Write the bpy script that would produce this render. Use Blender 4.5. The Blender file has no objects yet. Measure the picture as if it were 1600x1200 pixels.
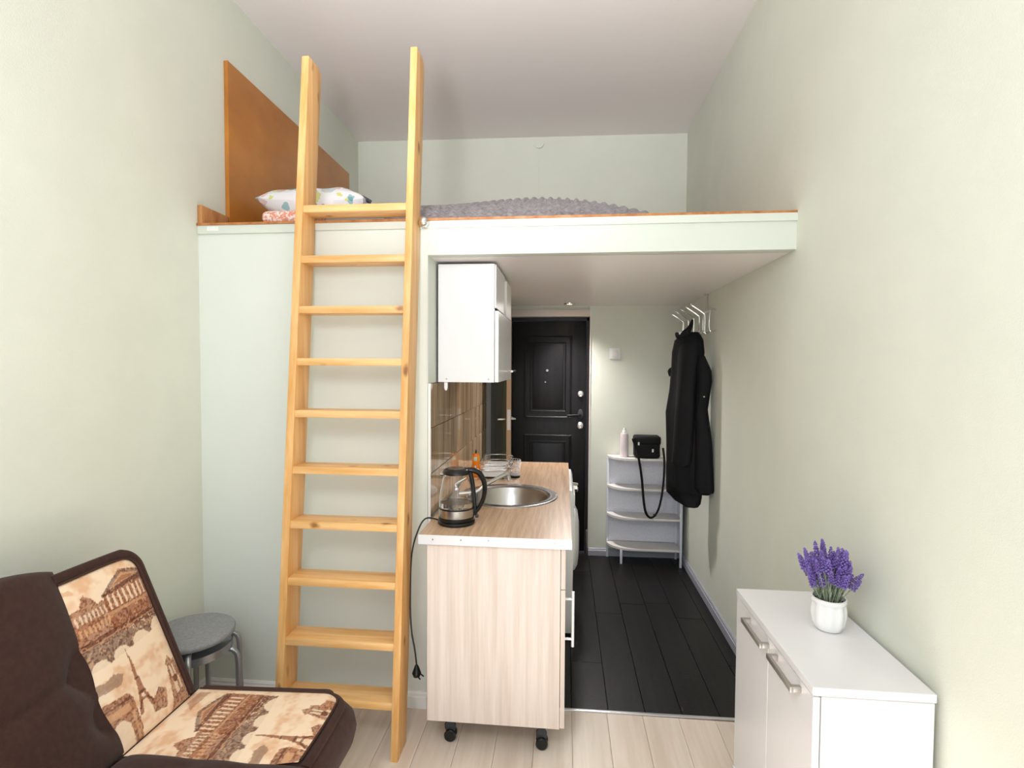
import bpy, bmesh, math, random
import numpy as np
from mathutils import Vector, Matrix
random.seed(7); rng = np.random.default_rng(7)
SC = bpy.context.scene; COL = SC.collection
PI = math.pi
# ---------------------------------------------------------------- camera
F, PITCH, YAW, ROLL, EYE = 837.27, -.0351, .0964, .0056, 1.5376
def _rot():
    c, s = math.cos(YAW), math.sin(YAW)
    right = Vector((c, s, 0)); fw = Vector((-s, c, 0)); up = Vector((0, 0, 1))
    c, s = math.cos(PITCH), math.sin(PITCH)
    fw, up = fw*c + up*s, up*c - fw*s
    c, s = math.cos(ROLL), math.sin(ROLL)
    right, up = right*c + up*s, up*c - right*s
    return right, up, fw
RT, UP, FW = _rot()
cam = bpy.data.cameras.new('camera'); camo = bpy.data.objects.new('camera', cam); COL.objects.link(camo)
cam.sensor_width = 36; cam.lens = F/1600*36; cam.clip_start = .02
M = Matrix((RT, UP, -FW)).transposed().to_4x4(); M.translation = (0, 0, EYE)
camo.matrix_world = M; SC.camera = camo
def at(px, py, X=None, Y=None, Z=None):
    d = RT*((px-800)/F) + UP*((600-py)/F) + FW
    t = X/d.x if X is not None else (Y/d.y if Y is not None else (Z-EYE)/d.z)
    return d*t + Vector((0, 0, EYE))
# ---------------------------------------------------------------- light and view
SC.view_settings.view_transform = 'Standard'; SC.view_settings.look = 'None'
SC.view_settings.exposure = 0.12; SC.view_settings.gamma = 1; SC.view_settings.use_curve_mapping = False
ul = bpy.data.lights.new('ceiling_fill', 'SPOT'); ul.energy = 205; ul.spot_size = math.radians(62); ul.spot_blend = .9; ul.shadow_soft_size = .15; ul.color = (.95, .955, 1)  # added fill light aimed at the ceiling and upper back wall, no lamp there
ulo = bpy.data.objects.new('ceiling_fill', ul); COL.objects.link(ulo); ulo.location = (-.35, 0, 1.9)
ulo.rotation_euler = (Vector((-.35, 2.6, 3.356))-ulo.location).to_track_quat('-Z', 'Y').to_euler()
w = bpy.data.worlds.new('world'); SC.world = w; w.use_nodes = True
bg = w.node_tree.nodes['Background']; bg.inputs[0].default_value = (.86, .93, 1, 1); bg.inputs[1].default_value = 1.0
def area(name, loc, rot, sx, sy, power, color):
    l = bpy.data.lights.new(name, 'AREA'); l.shape = 'RECTANGLE'; l.size = sx; l.size_y = sy
    l.energy = power; l.color = color
    o = bpy.data.objects.new(name, l); COL.objects.link(o); o.location = loc; o.rotation_euler = rot
    return o
area('window_daylight', (-.3, -.93, 1.72), (PI/2, 0, 0), 2.15, 2.7, 15, (.86, .93, 1))
sun = bpy.data.lights.new('sun', 'SUN'); sun.energy = 14; sun.angle = .02; sun.color = (.90, .95, 1)
suno = bpy.data.objects.new('sun', sun); COL.objects.link(suno); suno.rotation_euler = (math.radians(39), 0, 0)
pd = bpy.data.lights.new('room_fill', 'POINT'); pd.energy = 47; pd.color = (.89, .935, 1); pd.shadow_soft_size = .28  # unseen fill above the camera, added to brighten walls and ceiling
pdo = bpy.data.objects.new('room_fill', pd); COL.objects.link(pdo); pdo.location = (-.45, .05, 2.35)
# ---------------------------------------------------------------- materials
MATS = {}
def srgb(h):
    h = h.lstrip('#'); v = [int(h[i:i+2], 16)/255 for i in (0, 2, 4)]
    return tuple((c/12.92 if c <= .04045 else ((c+.055)/1.055)**2.4) for c in v) + (1,)
def mat(name, color, rough=.5, metal=0, var=.0, scale=(8, 8, 8), bump=0, bscale=200, spec=.5, trans=0, emit=None, estr=0,
        color2=None, detail=4, sheen=0, coat=0, rnd=0, alpha=1, ior=1.45, ramp=(.35, .65)):
    m = bpy.data.materials.new(name); m.use_nodes = True; nt = m.node_tree; N = nt.nodes; L = nt.links
    b = N['Principled BSDF']; c = srgb(color) if isinstance(color, str) else color
    b.inputs['Base Color'].default_value = c; b.inputs['Roughness'].default_value = rough; b.inputs['Metallic'].default_value = metal
    b.inputs['Specular IOR Level'].default_value = spec; b.inputs['Transmission Weight'].default_value = trans
    b.inputs['IOR'].default_value = ior; b.inputs['Sheen Weight'].default_value = sheen; b.inputs['Coat Weight'].default_value = coat
    b.inputs['Alpha'].default_value = alpha
    if emit: b.inputs['Emission Color'].default_value = srgb(emit); b.inputs['Emission Strength'].default_value = estr
    tc = N.new('ShaderNodeTexCoord'); vec = tc.outputs['Object']
    if rnd:
        oi = N.new('ShaderNodeObjectInfo'); mm = N.new('ShaderNodeVectorMath'); mm.operation = 'MULTIPLY_ADD'
        cb = N.new('ShaderNodeCombineXYZ'); L.new(oi.outputs['Random'], cb.inputs[0]); L.new(oi.outputs['Random'], cb.inputs[1]); L.new(oi.outputs['Random'], cb.inputs[2])
        L.new(cb.outputs[0], mm.inputs[0]); mm.inputs[1].default_value = (37, 53, 91); L.new(tc.outputs['Object'], mm.inputs[2]); vec = mm.outputs[0]
    colout = None
    if var or color2:
        c2 = srgb(color2) if color2 else tuple(max(0, x*(1-var)) for x in c[:3])+(1,)
        mp = N.new('ShaderNodeMapping'); mp.inputs['Scale'].default_value = scale; L.new(vec, mp.inputs[0])
        no = N.new('ShaderNodeTexNoise'); no.inputs['Scale'].default_value = 1; no.inputs['Detail'].default_value = detail; no.inputs['Roughness'].default_value = .6
        L.new(mp.outputs[0], no.inputs['Vector'])
        r = N.new('ShaderNodeValToRGB'); r.color_ramp.elements[0].position = ramp[0]; r.color_ramp.elements[1].position = ramp[1]
        r.color_ramp.elements[0].color = c2; r.color_ramp.elements[1].color = c
        L.new(no.outputs['Fac'], r.inputs[0]); colout = r.outputs[0]
        if rnd:
            hs = N.new('ShaderNodeHueSaturation'); mr = N.new('ShaderNodeMapRange'); mr.inputs[3].default_value = 1-rnd; mr.inputs[4].default_value = 1+rnd
            L.new(oi.outputs['Random'], mr.inputs[0]); L.new(mr.outputs[0], hs.inputs['Value']); L.new(colout, hs.inputs['Color']); colout = hs.outputs[0]
        L.new(colout, b.inputs['Base Color'])
    if bump:
        n2 = N.new('ShaderNodeTexNoise'); n2.inputs['Scale'].default_value = bscale; n2.inputs['Detail'].default_value = 3; L.new(vec, n2.inputs['Vector'])
        bm_ = N.new('ShaderNodeBump'); bm_.inputs['Strength'].default_value = bump; bm_.inputs['Distance'].default_value = .002
        L.new(n2.outputs['Fac'], bm_.inputs['Height']); L.new(bm_.outputs[0], b.inputs['Normal'])
    MATS[name] = m; return m
def knots(m, color, scale, size):
    """dark knots mixed over an existing wood colour"""
    nt = m.node_tree; N = nt.nodes; L = nt.links; b = N['Principled BSDF']; src = b.inputs['Base Color'].links[0].from_socket
    tc = N.new('ShaderNodeTexCoord'); mp = N.new('ShaderNodeMapping'); mp.inputs['Scale'].default_value = scale; L.new(tc.outputs['Object'], mp.inputs[0])
    no = N.new('ShaderNodeTexNoise'); no.inputs['Scale'].default_value = 3; L.new(mp.outputs[0], no.inputs['Vector'])
    ad = N.new('ShaderNodeMixRGB'); ad.blend_type = 'ADD'; ad.inputs[0].default_value = .25; L.new(mp.outputs[0], ad.inputs[1]); L.new(no.outputs['Color'], ad.inputs[2])
    v = N.new('ShaderNodeTexVoronoi'); v.inputs['Scale'].default_value = 1; L.new(ad.outputs[0], v.inputs['Vector'])
    r = N.new('ShaderNodeValToRGB'); r.color_ramp.elements[0].position = size*.4; r.color_ramp.elements[1].position = size
    r.color_ramp.elements[0].color = (1, 1, 1, 1); r.color_ramp.elements[1].color = (0, 0, 0, 1); L.new(v.outputs['Distance'], r.inputs[0])
    mx = N.new('ShaderNodeMixRGB'); L.new(r.outputs[0], mx.inputs[0]); L.new(src, mx.inputs[1]); mx.inputs[2].default_value = srgb(color)
    L.new(mx.outputs[0], b.inputs['Base Color'])
WALL = mat('green_wallpaper', '#E3E5D8', .75, var=.04, scale=(3, 3, 3), bump=.35, bscale=260, spec=.2)
PANEL = mat('pale_green_paint', '#E3E7DF', .6, var=.02, scale=(2, 2, 2), bump=.2, bscale=260, spec=.25)
FASCIA = mat('ivory_green_paint', '#D8DDD3', .45, spec=.3)
CEIL = mat('matte_white_ceiling', '#F3EDEA', .6, spec=.25)
SOFFIT = mat('satin_white_ceiling', '#F3EDEA', .33, spec=.5)
WHITE = mat('white_trim', '#F2F1EE', .4)
LAMIN = mat('white_laminate', '#E9E7E8', .25)
GREYTRIM = mat('grey_baseboard', '#A9AAB4', .4)
PINE = mat('pine', '#F0C184', .42, color2='#D9A05C', scale=(30, 30, 1.6), bump=.08, bscale=60); knots(PINE, '#8F5A2C', (11, 11, 4.5), .17)
PINEX = mat('pine_rung', '#F2C58A', .42, color2='#DDA765', scale=(2.5, 34, 34), bump=.08, bscale=60, rnd=.04); knots(PINEX, '#A56E3C', (5, 10, 10), .15)
ORANGE = mat('orange_veneer', '#CB8434', .38, color2='#B5712A', scale=(5, 2.5, 3.5), detail=6, coat=.2)
LOFTPLY = mat('varnished_board', '#C9905A', .4, color2='#A9642F', scale=(20, 20, 5))
PLANK = mat('light_laminate', '#EADCCE', .4, color2='#D9C7B6', scale=(22, 1.4, 10), rnd=.05, detail=6); knots(PLANK, '#C4AE9A', (11, 3.2, 3), .06)
DARKPL = mat('black_laminate', '#1D1A19', .38, color2='#100F0F', scale=(30, 1.8, 10), rnd=.12, detail=6, spec=.35, bump=.25, bscale=90); knots(DARKPL, '#4A3C32', (9, 2.4, 3), .05)
GROUT = mat('floor_base', '#B5A594', .8)
DARKBASE = mat('dark_floor_base', '#0D0C0C', .8)
ALU = mat('brushed_aluminium', '#E3E3E6', .28, metal=.85)
ALUW = mat('white_aluminium', '#E9E9EC', .3, metal=.3)
CHROME = mat('chrome', '#E2E2E4', .12, metal=1)
STEEL = mat('brushed_steel', '#B9B5B2', .27, metal=1, var=.1, scale=(3, 60, 3))
NICKEL = mat('satin_nickel', '#B9B3AF', .35, metal=.8)
SILVER = mat('silver_paint', '#A9ABB0', .3, metal=.75)
TILE = mat('glossy_taupe_tile', '#D6C0A2', .05, color2='#A88A6C', scale=(22, 22, 1.2), detail=3, coat=.3, rnd=.10, spec=.6)
GROUTT = mat('tile_grout', '#6B5A4C', .8)
COUNTER = mat('counter_wood_laminate', '#D6B697', .33, color2='#B89472', scale=(70, 3.5, 10), detail=6)
CABWOOD = mat('bleached_oak_laminate', '#E8D9D0', .45, color2='#D6C4B9', scale=(46, 46, 1.6), detail=6)
BLACKDOOR = mat('black_embossed_door', '#1B191C', .42, color2='#121113', scale=(30, 30, 2), bump=.4, bscale=70, spec=.4)
BLACKP = mat('black_plastic', '#131313', .3)
GREYP = mat('dark_grey_plastic', '#3A3C40', .45)
WHITEP = mat('white_plastic', '#EEEEEC', .3)
CREAMG = mat('cream_gloss', '#E4E3D8', .25)
GLASS = mat('clear_glass', '#FFFFFF', .02, trans=1, ior=1.3, spec=.5)
WATER = mat('water', '#FFFFFF', .0, trans=1, ior=1.33)
BROWN = mat('dark_brown_velour', '#46302A', 1, var=.22, scale=(60, 60, 60), bump=.6, bscale=700, sheen=.12, spec=.0)
BROWNP = mat('brown_piping', '#4C3830', .9, spec=.1)
SEATGREY = mat('speckled_grey_vinyl', '#9A9A9B', .5, color2='#88888B', scale=(120, 120, 120), bump=.2, bscale=300)
KNIT = mat('grey_chunky_knit', '#A19A9B', .95, color2='#6F696B', scale=(38, 60, 60), ramp=(.3, .7), bump=.6, bscale=350, sheen=.2, spec=.05)
SHEETGREY = mat('pale_blue_grey_sheet', '#A9B0B5', .9, spec=.1)
COATM = mat('black_quilted_cloth', '#101013', .72, var=.3, scale=(12, 12, 5), bump=.3, bscale=150, spec=.3)
BAGM = mat('black_nylon', '#0C0C0D', .6, spec=.3)
SHELFM = mat('white_shelf_board', '#E6E1DD', .35)
SHELFW = mat('blue_white_enamel', '#E3E5F0', .35)
SHELFB = mat('shelf_backing', '#E6E7F0', .5, color2='#BFC2D0', scale=(160, 160, 160), ramp=(.25, .5), bump=.4, bscale=200)
SPRAY = mat('pale_pink_can', '#E6DADC', .35)
SOAP = mat('orange_detergent', '#FF7A12', .25, color2='#FF9A10', scale=(3, 3, 14), ramp=(.4, .6))
LABELW = mat('white_label', '#CFE6D8', .4)
POT = mat('white_glazed_ceramic', '#FBFAF8', .18, coat=.4)
LAV = mat('lavender_violet', '#8A74BE', .8, color2='#6B539E', scale=(90, 90, 90), rnd=.12)
STEM = mat('grey_green_stem', '#7F8A70', .8, color2='#9FAA92', scale=(60, 60, 60))
LEAF = mat('silver_green_leaf', '#98A28F', .8, color2='#7E8972', scale=(50, 50, 50))
SOIL = mat('dark_soil', '#2E2620', .9)
BRASS = mat('brass', '#B08D4E', .3, metal=.9)
BULB = mat('lamp_glow', '#FFE0B8', .5, emit='#FFD9A6', estr=9)
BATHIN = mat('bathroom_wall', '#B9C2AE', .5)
BLEAF = mat('grey_green_door_leaf', '#84897A', .25, color2='#6F7466', scale=(20, 20, 1.2), coat=.3)
EDGEW = mat('tan_edge_band', '#C9A88A', .4)
# ---------------------------------------------------------------- mesh helpers
class MB:
    def __init__(s): s.b = bmesh.new()
    def _bev(s, geom_verts, r, seg=2):
        if r <= 0: return
        es = {e for v in geom_verts for e in v.link_edges}
        bmesh.ops.bevel(s.b, geom=list(es), offset=r, segments=seg, profile=.5, affect='EDGES')
    def box(s, x0, x1, y0, y1, z0, z1, r=0, seg=2, m=None):
        vs = [s.b.verts.new((x, y, z)) for x in (x0, x1) for y in (y0, y1) for z in (z0, z1)]
        for f in ((0, 1, 3, 2), (4, 6, 7, 5), (0, 4, 5, 1), (2, 3, 7, 6), (0, 2, 6, 4), (1, 5, 7, 3)): s.b.faces.new([vs[i] for i in f])
        if m is not None:
            for v in vs: v.co = m @ v.co
        s._bev(vs, r, seg); return s
    def prism(s, pts, a0, a1, axis='z', r=0, seg=2, fn=None):
        """pts 2-D polygon; extruded a0..a1 on axis; fn maps (p,q,a)->point"""
        if fn is None:
            fn = {'z': lambda p, q, a: (p, q, a), 'y': lambda p, q, a: (p, a, q), 'x': lambda p, q, a: (a, p, q)}[axis]
        A = [s.b.verts.new(fn(p, q, a0)) for p, q in pts]; B = [s.b.verts.new(fn(p, q, a1)) for p, q in pts]
        n = len(pts); fa = s.b.faces.new(A[::-1]); fb = s.b.faces.new(B)
        for i in range(n): s.b.faces.new((A[i], A[(i+1) % n], B[(i+1) % n], B[i]))
        if r > 0:
            es = set(fa.edges) | set(fb.edges)
            bmesh.ops.bevel(s.b, geom=list(es), offset=r, segments=seg, profile=.5, affect='EDGES')
        return s
    def tube(s, pts, r, n=10, smooth=0, closed=False, cap=True, flat=None):
        P = [Vector(p) for p in pts]; R = r if isinstance(r, (list, tuple)) else [r]*len(P)
        if smooth:
            Q, RR = [], []; k = len(P)
            for i in range(k if closed else k-1):
                g = lambda j: P[j % k] if closed else P[min(max(j, 0), k-1)]
                p0, p1, p2, p3 = g(i-1), g(i), g(i+1), g(i+2)
                for t in range(smooth):
                    u = t/smooth
                    Q.append(.5*((2*p1)+(p2-p0)*u+(2*p0-5*p1+4*p2-p3)*u*u+(3*p1-p0-3*p2+p3)*u**3)); RR.append(R[i]*(1-u)+R[(i+1) % k]*u)
            if not closed: Q.append(P[-1]); RR.append(R[-1])
            P, R = Q, RR
        k = len(P); rings = []; nrm = None
        for i in range(k):
            a = P[(i-1) % k] if (closed or i > 0) else P[i]; c = P[(i+1) % k] if (closed or i < k-1) else P[i]
            t = (c-a).normalized()
            if nrm is None:
                nrm = t.cross(Vector((0, 0, 1)) if abs(t.z) < .9 else Vector((1, 0, 0))).normalized()
            else:
                nrm = (nrm - t*nrm.dot(t)); nrm = nrm.normalized() if nrm.length > 1e-6 else t.orthogonal().normalized()
            bn = t.cross(nrm); fx, fy = flat or (1, 1)
            rings.append([s.b.verts.new(P[i] + (nrm*math.cos(2*PI*j/n)*fx + bn*math.sin(2*PI*j/n)*fy)*R[i]) for j in range(n)])
        for i in range(k if closed else k-1):
            A, B = rings[i], rings[(i+1) % k]
            for j in range(n): s.b.faces.new((A[j], A[(j+1) % n], B[(j+1) % n], B[j]))
        if cap and not closed: s.b.faces.new(rings[0][::-1]); s.b.faces.new(rings[-1])
        return s
    def lathe(s, prof, c=(0, 0, 0), n=32, m=None, mod=None):
        rings = []
        for r, z in prof:
            if r < 1e-6: rings.append([s.b.verts.new((0, 0, z))])
            else: rings.append([s.b.verts.new(((r*(mod(2*PI*j/n, z) if mod else 1))*math.cos(2*PI*j/n), (r*(mod(2*PI*j/n, z) if mod else 1))*math.sin(2*PI*j/n), z)) for j in range(n)])
        T = (m or Matrix.Identity(4)); T = Matrix.Translation(Vector(c)) @ T
        for rg in rings:
            for v in rg: v.co = T @ v.co
        for A, B in zip(rings, rings[1:]):
            if len(A) == 1 and len(B) == 1: continue
            if len(A) == 1:
                for j in range(n): s.b.faces.new((A[0], B[(j+1) % n], B[j]))
            elif len(B) == 1:
                for j in range(n): s.b.faces.new((A[j], A[(j+1) % n], B[0]))
            else:
                for j in range(n): s.b.faces.new((A[j], A[(j+1) % n], B[(j+1) % n], B[j]))
        return s
    def patch(s, fn, nu, nv, thick=None):
        """fn(a,b)->point, a,b in 0..1; thick = vector or None: closes it to a solid"""
        G = [[s.b.verts.new(fn(i/nu, j/nv)) for j in range(nv+1)] for i in range(nu+1)]
        for i in range(nu):
            for j in range(nv): s.b.faces.new((G[i][j], G[i+1][j], G[i+1][j+1], G[i][j+1]))
        if thick is not None:
            t = Vector(thick); H = {}
            rim = [G[i][0] for i in range(nu+1)] + [G[nu][j] for j in range(1, nv+1)] + [G[i][nv] for i in range(nu-1, -1, -1)] + [G[0][j] for j in range(nv-1, 0, -1)]
            lo = [s.b.verts.new(v.co+t) for v in rim]; n = len(rim)
            for i in range(n): s.b.faces.new((rim[i], lo[i], lo[(i+1) % n], rim[(i+1) % n]))
            s.b.faces.new(lo[::-1])
        return s
    def blob(s, c, r, seg=2, sub=1, m=None):
        mt = Matrix.Translation(Vector(c)) @ (m or Matrix.Identity(4))
        bmesh.ops.create_icosphere(s.b, subdivisions=sub, radius=r, matrix=mt); return s
def link(name, bm, material, parent=None, smooth=True, origin=None, angle=35):
    bmesh.ops.recalc_face_normals(bm, faces=bm.faces[:])
    me = bpy.data.meshes.new(name)
    if parent is not None: off = Vector(parent['_w'])
    elif origin is not None: off = Vector(origin)
    else:
        xs = [v.co for v in bm.verts]
        off = Vector(((min(v.x for v in xs)+max(v.x for v in xs))/2, (min(v.y for v in xs)+max(v.y for v in xs))/2, min(v.z for v in xs)))
    for v in bm.verts: v.co -= off
    bm.to_mesh(me); bm.free(); me.materials.append(material)
    if smooth:
        me.shade_smooth(); me.set_sharp_from_angle(angle=math.radians(angle))
    o = bpy.data.objects.new(name, me); COL.objects.link(o); o['_w'] = tuple(off)
    if parent is not None: o.parent = parent
    else: o.location = off
    return o
def tag(o, label, cat, group=None):
    o['label'] = label; o['category'] = cat
    if group: o['group'] = group
    return o
def thing(name, loc, label, cat, group=None):
    o = bpy.data.objects.new(name, None); o.empty_display_size = .05; COL.objects.link(o); o.location = loc; o['_w'] = tuple(loc)
    return tag(o, label, cat, group)
def struct(name, mb, m, **k):
    o = link(name, mb.b, m, **k)
    if o.parent is None: o['kind'] = 'structure'
    return o
def part(name, mb, m, parent, **k): return link(name, mb.b, m, parent, **k)
def box(*a, **k): return MB().box(*a, **k)
# ================================================================ SETTING
XL, XR, YF, YB, ZC = -1.66, .935, 2.31, 4.35, 3.356
ZS, ZT, YR_ = 2.015, 2.165, -.90      # soffit, loft top, rear wall
XJ = -.597
struct('floor', box(XL-.05, XR+.15, YR_-.1, 2.352, -.06, -.012), GROUT)
fl = bpy.data.objects['floor']
def planks(parent, x0, x1, y0, y1, wdt, lengths, m, top, joint=.0015):
    i = 0; x = x0
    while x < x1-.01:
        xe = min(x+wdt, x1); y = y0-random.uniform(0, lengths*.8)
        while y < y1-.01:
            ye = min(y+lengths, y1); ys = max(y, y0)
            if ye-ys > .03:
                part('plank', box(x+joint/2, xe-joint/2, ys+joint/2, ye-joint/2, -.012, top, r=.0012, seg=1), m, parent, smooth=False)
            y += lengths
        x = xe; i += 1
planks(fl, XL+.002, XR+.10, YR_, 2.35, .155, 1.25, PLANK, 0, .001)
hf = struct('hall_floor', box(-.65, XR+.04, 2.352, 4.50, -.06, -.012), DARKBASE)
planks(hf, -.60, XR+.01, 2.362, 4.48, .162, 1.25, DARKPL, 0, .0022)
struct('ceiling', box(XL-.1, XR+.15, YR_-.1, 4.5, ZC, ZC+.08), CEIL)
# side walls are slightly out of square, as in the photograph
struct('wall_left', MB().prism([(XL, YR_-.1), (XL, 2.31), (-1.692, 4.31), (-1.692, 4.5), (-1.8, 4.5), (-1.8, YR_-.1)], -.06, ZC), WALL, smooth=False)
struct('wall_right', MB().prism([(.945, YR_-.1), (.935, 2.3), (.945, 4.37), (.945, 4.5), (1.06, 4.5), (1.06, YR_-.1)], -.06, ZC), WALL, smooth=False)
# back wall: upper part above the loft, right part of the hall, recess for the black door
DX0, DX1, DZ = -.452, .208, 1.99
bw = MB()
bw.prism([(-1.70, 4.306), (.95, 4.363), (.95, 4.52), (-1.70, 4.52)], ZS-.005, ZC)
bw.prism([(DX1, 4.348), (.95, 4.363), (.95, 4.52), (DX1, 4.52)], -.06, ZS)
bw.prism([(-.70, 4.33), (DX0, 4.335), (DX0, 4.52), (-.70, 4.52)], -.06, ZS)
struct('wall_back', bw, WALL, smooth=False)
# rear wall with the daylight window (behind the camera)
rw = MB()
rw.box(XL-.05, -1.4, YR_-.2, YR_, 0, ZC); rw.box(.8, XR+.1, YR_-.2, YR_, 0, ZC)
rw.box(-1.4, .8, YR_-.2, YR_, 0, .35); rw.box(-1.4, .8, YR_-.2, YR_, 3.1, ZC)
struct('wall_rear', rw, WALL, smooth=False)
wf = MB()
for x in (-1.4, -.33, .74): wf.box(x, x+.06, YR_-.12, YR_-.06, .35, 3.1)
wf.box(-1.4, .8, YR_-.12, YR_-.06, .35, .41); wf.box(-1.4, .8, YR_-.12, YR_-.06, 3.04, 3.1)
struct('window_1', wf, WHITE, smooth=False)
# partition closing the bathroom: front panel and the kitchen side with its doorway
pt = MB()
pt.prism([(XL-.03, YF), (XJ, YF), (XJ, YF+.10), (XL-.03, YF+.10)], -.012, ZT-.002)
struct('wall_partition', pt, PANEL, smooth=False)
kw = MB(); kw.box(XJ-.08, XJ, YF+.10, 4.05, -.012, ZS); kw.box(XJ-.08, XJ, 4.05, 4.34, 2.0, ZS)
struct('wall_kitchen', kw, WALL, smooth=False)
bi = MB(); bi.box(-1.6, -1.55, 3.0, 4.3, 0, ZS); bi.box(-1.55, XJ-.08, 3.0, 3.05, 0, ZS); bi.box(-1.6, XJ-.08, 3.0, 4.3, -.012, 0); bi.box(-1.6, -.70, 4.30, 4.36, 0, ZS); bi.box(-1.6, XJ-.08, 3.0, 4.36, ZS-.03, ZS)
struct('wall_bathroom', bi, BATHIN, smooth=False)
# loft
lp = thing('loft_platform', (XJ, YF, ZS), '', ''); del lp['label'], lp['category']; lp['kind'] = 'structure'
part('fascia', MB().prism([(XJ-.002, YF-.004), (XR+.004, 2.296), (XR+.004, 2.36), (XJ-.002, YF+.05)], ZS, ZT-.003), FASCIA, lp, smooth=False)
part('soffit', box(XJ, XR+.01, 2.355, 4.40, ZS, ZS+.03), SOFFIT, lp, smooth=False)
part('edge_board', MB().prism([(XL+.002, YF-.010), (-1.164, YF-.010), (-1.164, YF), (XL+.002, YF)], ZT-.042, ZT-.004, r=.0015), FASCIA, lp, smooth=False)
part('edge_board', MB().prism([(-1.160, YF-.010), (XJ, YF-.010), (XR, 2.286), (XR, 2.297), (XJ, YF-.003), (-1.160, YF-.002)], ZT-.036, ZT-.004, r=.0015), FASCIA, lp, smooth=False)
part('deck_board', MB().prism([(XL, YF-.014), (XR, 2.290), (XR+.005, 4.36), (XL-.03, 4.31)], ZT-.004, ZT+.006), LOFTPLY, lp, smooth=False)
part('corner_bead', box(XJ-.003, XJ+.003, YF-.003, YF+.165, 1.453, ZS), FASCIA, lp, smooth=False)
# baseboards
def baseboard(name, a, b, h, m, side, t=.016):
    a, b = Vector(a), Vector(b); d = (b-a).normalized(); n = Vector((-d.y, d.x, 0))*side
    pr = [(0, 0), (t, 0), (t, h*.70), (t*.7, h*.76), (t*.7, h*.9), (t*.35, h), (0, h)]
    mb = MB(); A = [mb.b.verts.new(a+n*p+Vector((0, 0, q))) for p, q in pr]; B = [mb.b.verts.new(b+n*p+Vector((0, 0, q))) for p, q in pr]
    mb.b.faces.new(A); mb.b.faces.new(B[::-1])
    for i in range(len(pr)): mb.b.faces.new((A[i], B[i], B[(i+1) % len(pr)], A[(i+1) % len(pr)]))
    return struct(name, mb, m, smooth=False)
baseboard('baseboard_left', (XL, YR_, 0), (XL, YF, 0), .072, WHITE, -1)
baseboard('baseboard_front', (XL+.016, YF, 0), (XJ, YF, 0), .072, WHITE, -1)
baseboard('baseboard_right', (XR+.002, 2.345, 0), (.944, 4.34, 0), .066, GREYTRIM, 1)
baseboard('baseboard_right_front', (XR+.009, YR_, 0), (XR, 2.335, 0), .066, WHITE, 1)
baseboard('baseboard_back', (DX1, 4.348, 0), (.93, 4.362, 0), .06, GREYTRIM, -1)
struct('trim_1', MB().prism([(-.60, 2.340), (XR-.0, 2.358), (XR-.0, 2.372), (-.60, 2.354)], -.008, .006, r=.002), ALU)
# ---- black entrance door in its recess
YD = 4.42
d1 = thing('door_1', (-.12, YD, 0), 'black entrance door', 'door'); del d1['label'], d1['category']; d1['kind'] = 'structure'
fr = MB(); fr.box(-.452, -.425, YD-.05, YD+.06, 0, 1.925); fr.box(.182, .2, YD-.05, YD+.06, 0, 1.925); fr.box(-.452, .2, YD-.05, YD+.06, 1.90, 1.925)
part('door_frame', fr, BLACKDOOR, d1, smooth=False)
part('door_leaf', box(-.423, .180, YD-.02, YD+.04, .01, 1.897, r=.003), BLACKDOOR, d1)
def moulding(x0, x1, z0, z1, arch=False):
    for (a, b, c, d, t) in ((x0, x1, z0, z1, .012), (x0+.045, x1-.045, z0+.05, z1-.05, .016)):
        mb = MB(); wd = .018 if t == .012 else .012
        pts = [(a, c), (b, c), (b, d)] + ([(b-.05, d+.012), ((a+b)/2, d+.02), (a+.05, d+.012)] if arch and t == .016 else []) + [(a, d)]
        mb.tube([(p, YD-.022, q) for p, q in pts], wd/2, n=8, closed=True, flat=(1, 1))
        part('moulding', mb, BLACKDOOR, d1)
    part('raised_panel', box(x0+.062, x1-.062, YD-.028, YD-.018, z0+.066, z1-.066, r=.006), BLACKDOOR, d1)
moulding(-.315, .058, 1.115, 1.775); moulding(-.315, .058, .16, .965)
for (px, py, rr) in ((852, 597, .006), (855, 579, .010)):
    p = at(px, py, Y=YD-.03); part('peephole', MB().lathe([(0, -.004), (rr, -.004), (rr, .004), (0, .006)], p, 16, Matrix.Rotation(PI/2, 4, 'X')), NICKEL, d1)
for z, hgt in ((1.308, .05), (1.145, .075), (1.05, .06)):
    lk = part('lock_plate', MB().prism([(.137+.024*math.cos(t)*1, z+hgt*.5*math.sin(t)) for t in np.linspace(0, 2*PI, 20)[:-1]], YD-.032, YD-.018, 'y', r=.002), CHROME if z != 1.145 else GREYP, d1)
    if z != 1.145: part('key_cylinder', MB().lathe([(0, 0), (.009, 0), (.009, .010), (0, .010)], (.137, YD-.032, z-.004), 14, Matrix.Rotation(PI/2, 4, 'X')), NICKEL, lk)
part('door_handle', MB().tube([(.135, YD-.03, 1.135), (.133, YD-.075, 1.135), (.10, YD-.085, 1.135), (.03, YD-.08, 1.130)], [.009, .009, .010, .011], 10, 4), BLACKP, d1)
struct('trim_9', box(-.46, .21, YD-.055, YD+.06, 1.98, 2.02), MATS['green_wallpaper'])
struct('trim_2', box(-.452, .205, YD-.075, YD+.06, 1.93, 1.990, r=.004), mat('warm_white_trim', '#DDD2C8', .4))
struct('trim_3', box(.201, .2075, YD-.075, YD+.05, 0, 1.93), mat('reveal_brown', '#6E4B3A', .5))
struct('trim_4', box(.205, .212, 4.340, 4.352, .06, 2.01), WHITE)
struct('trim_5', box(.190, .208, 4.345, 4.40, 0, .20, r=.004), mat('grey_corner_block', '#6F6B68', .5))
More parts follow.
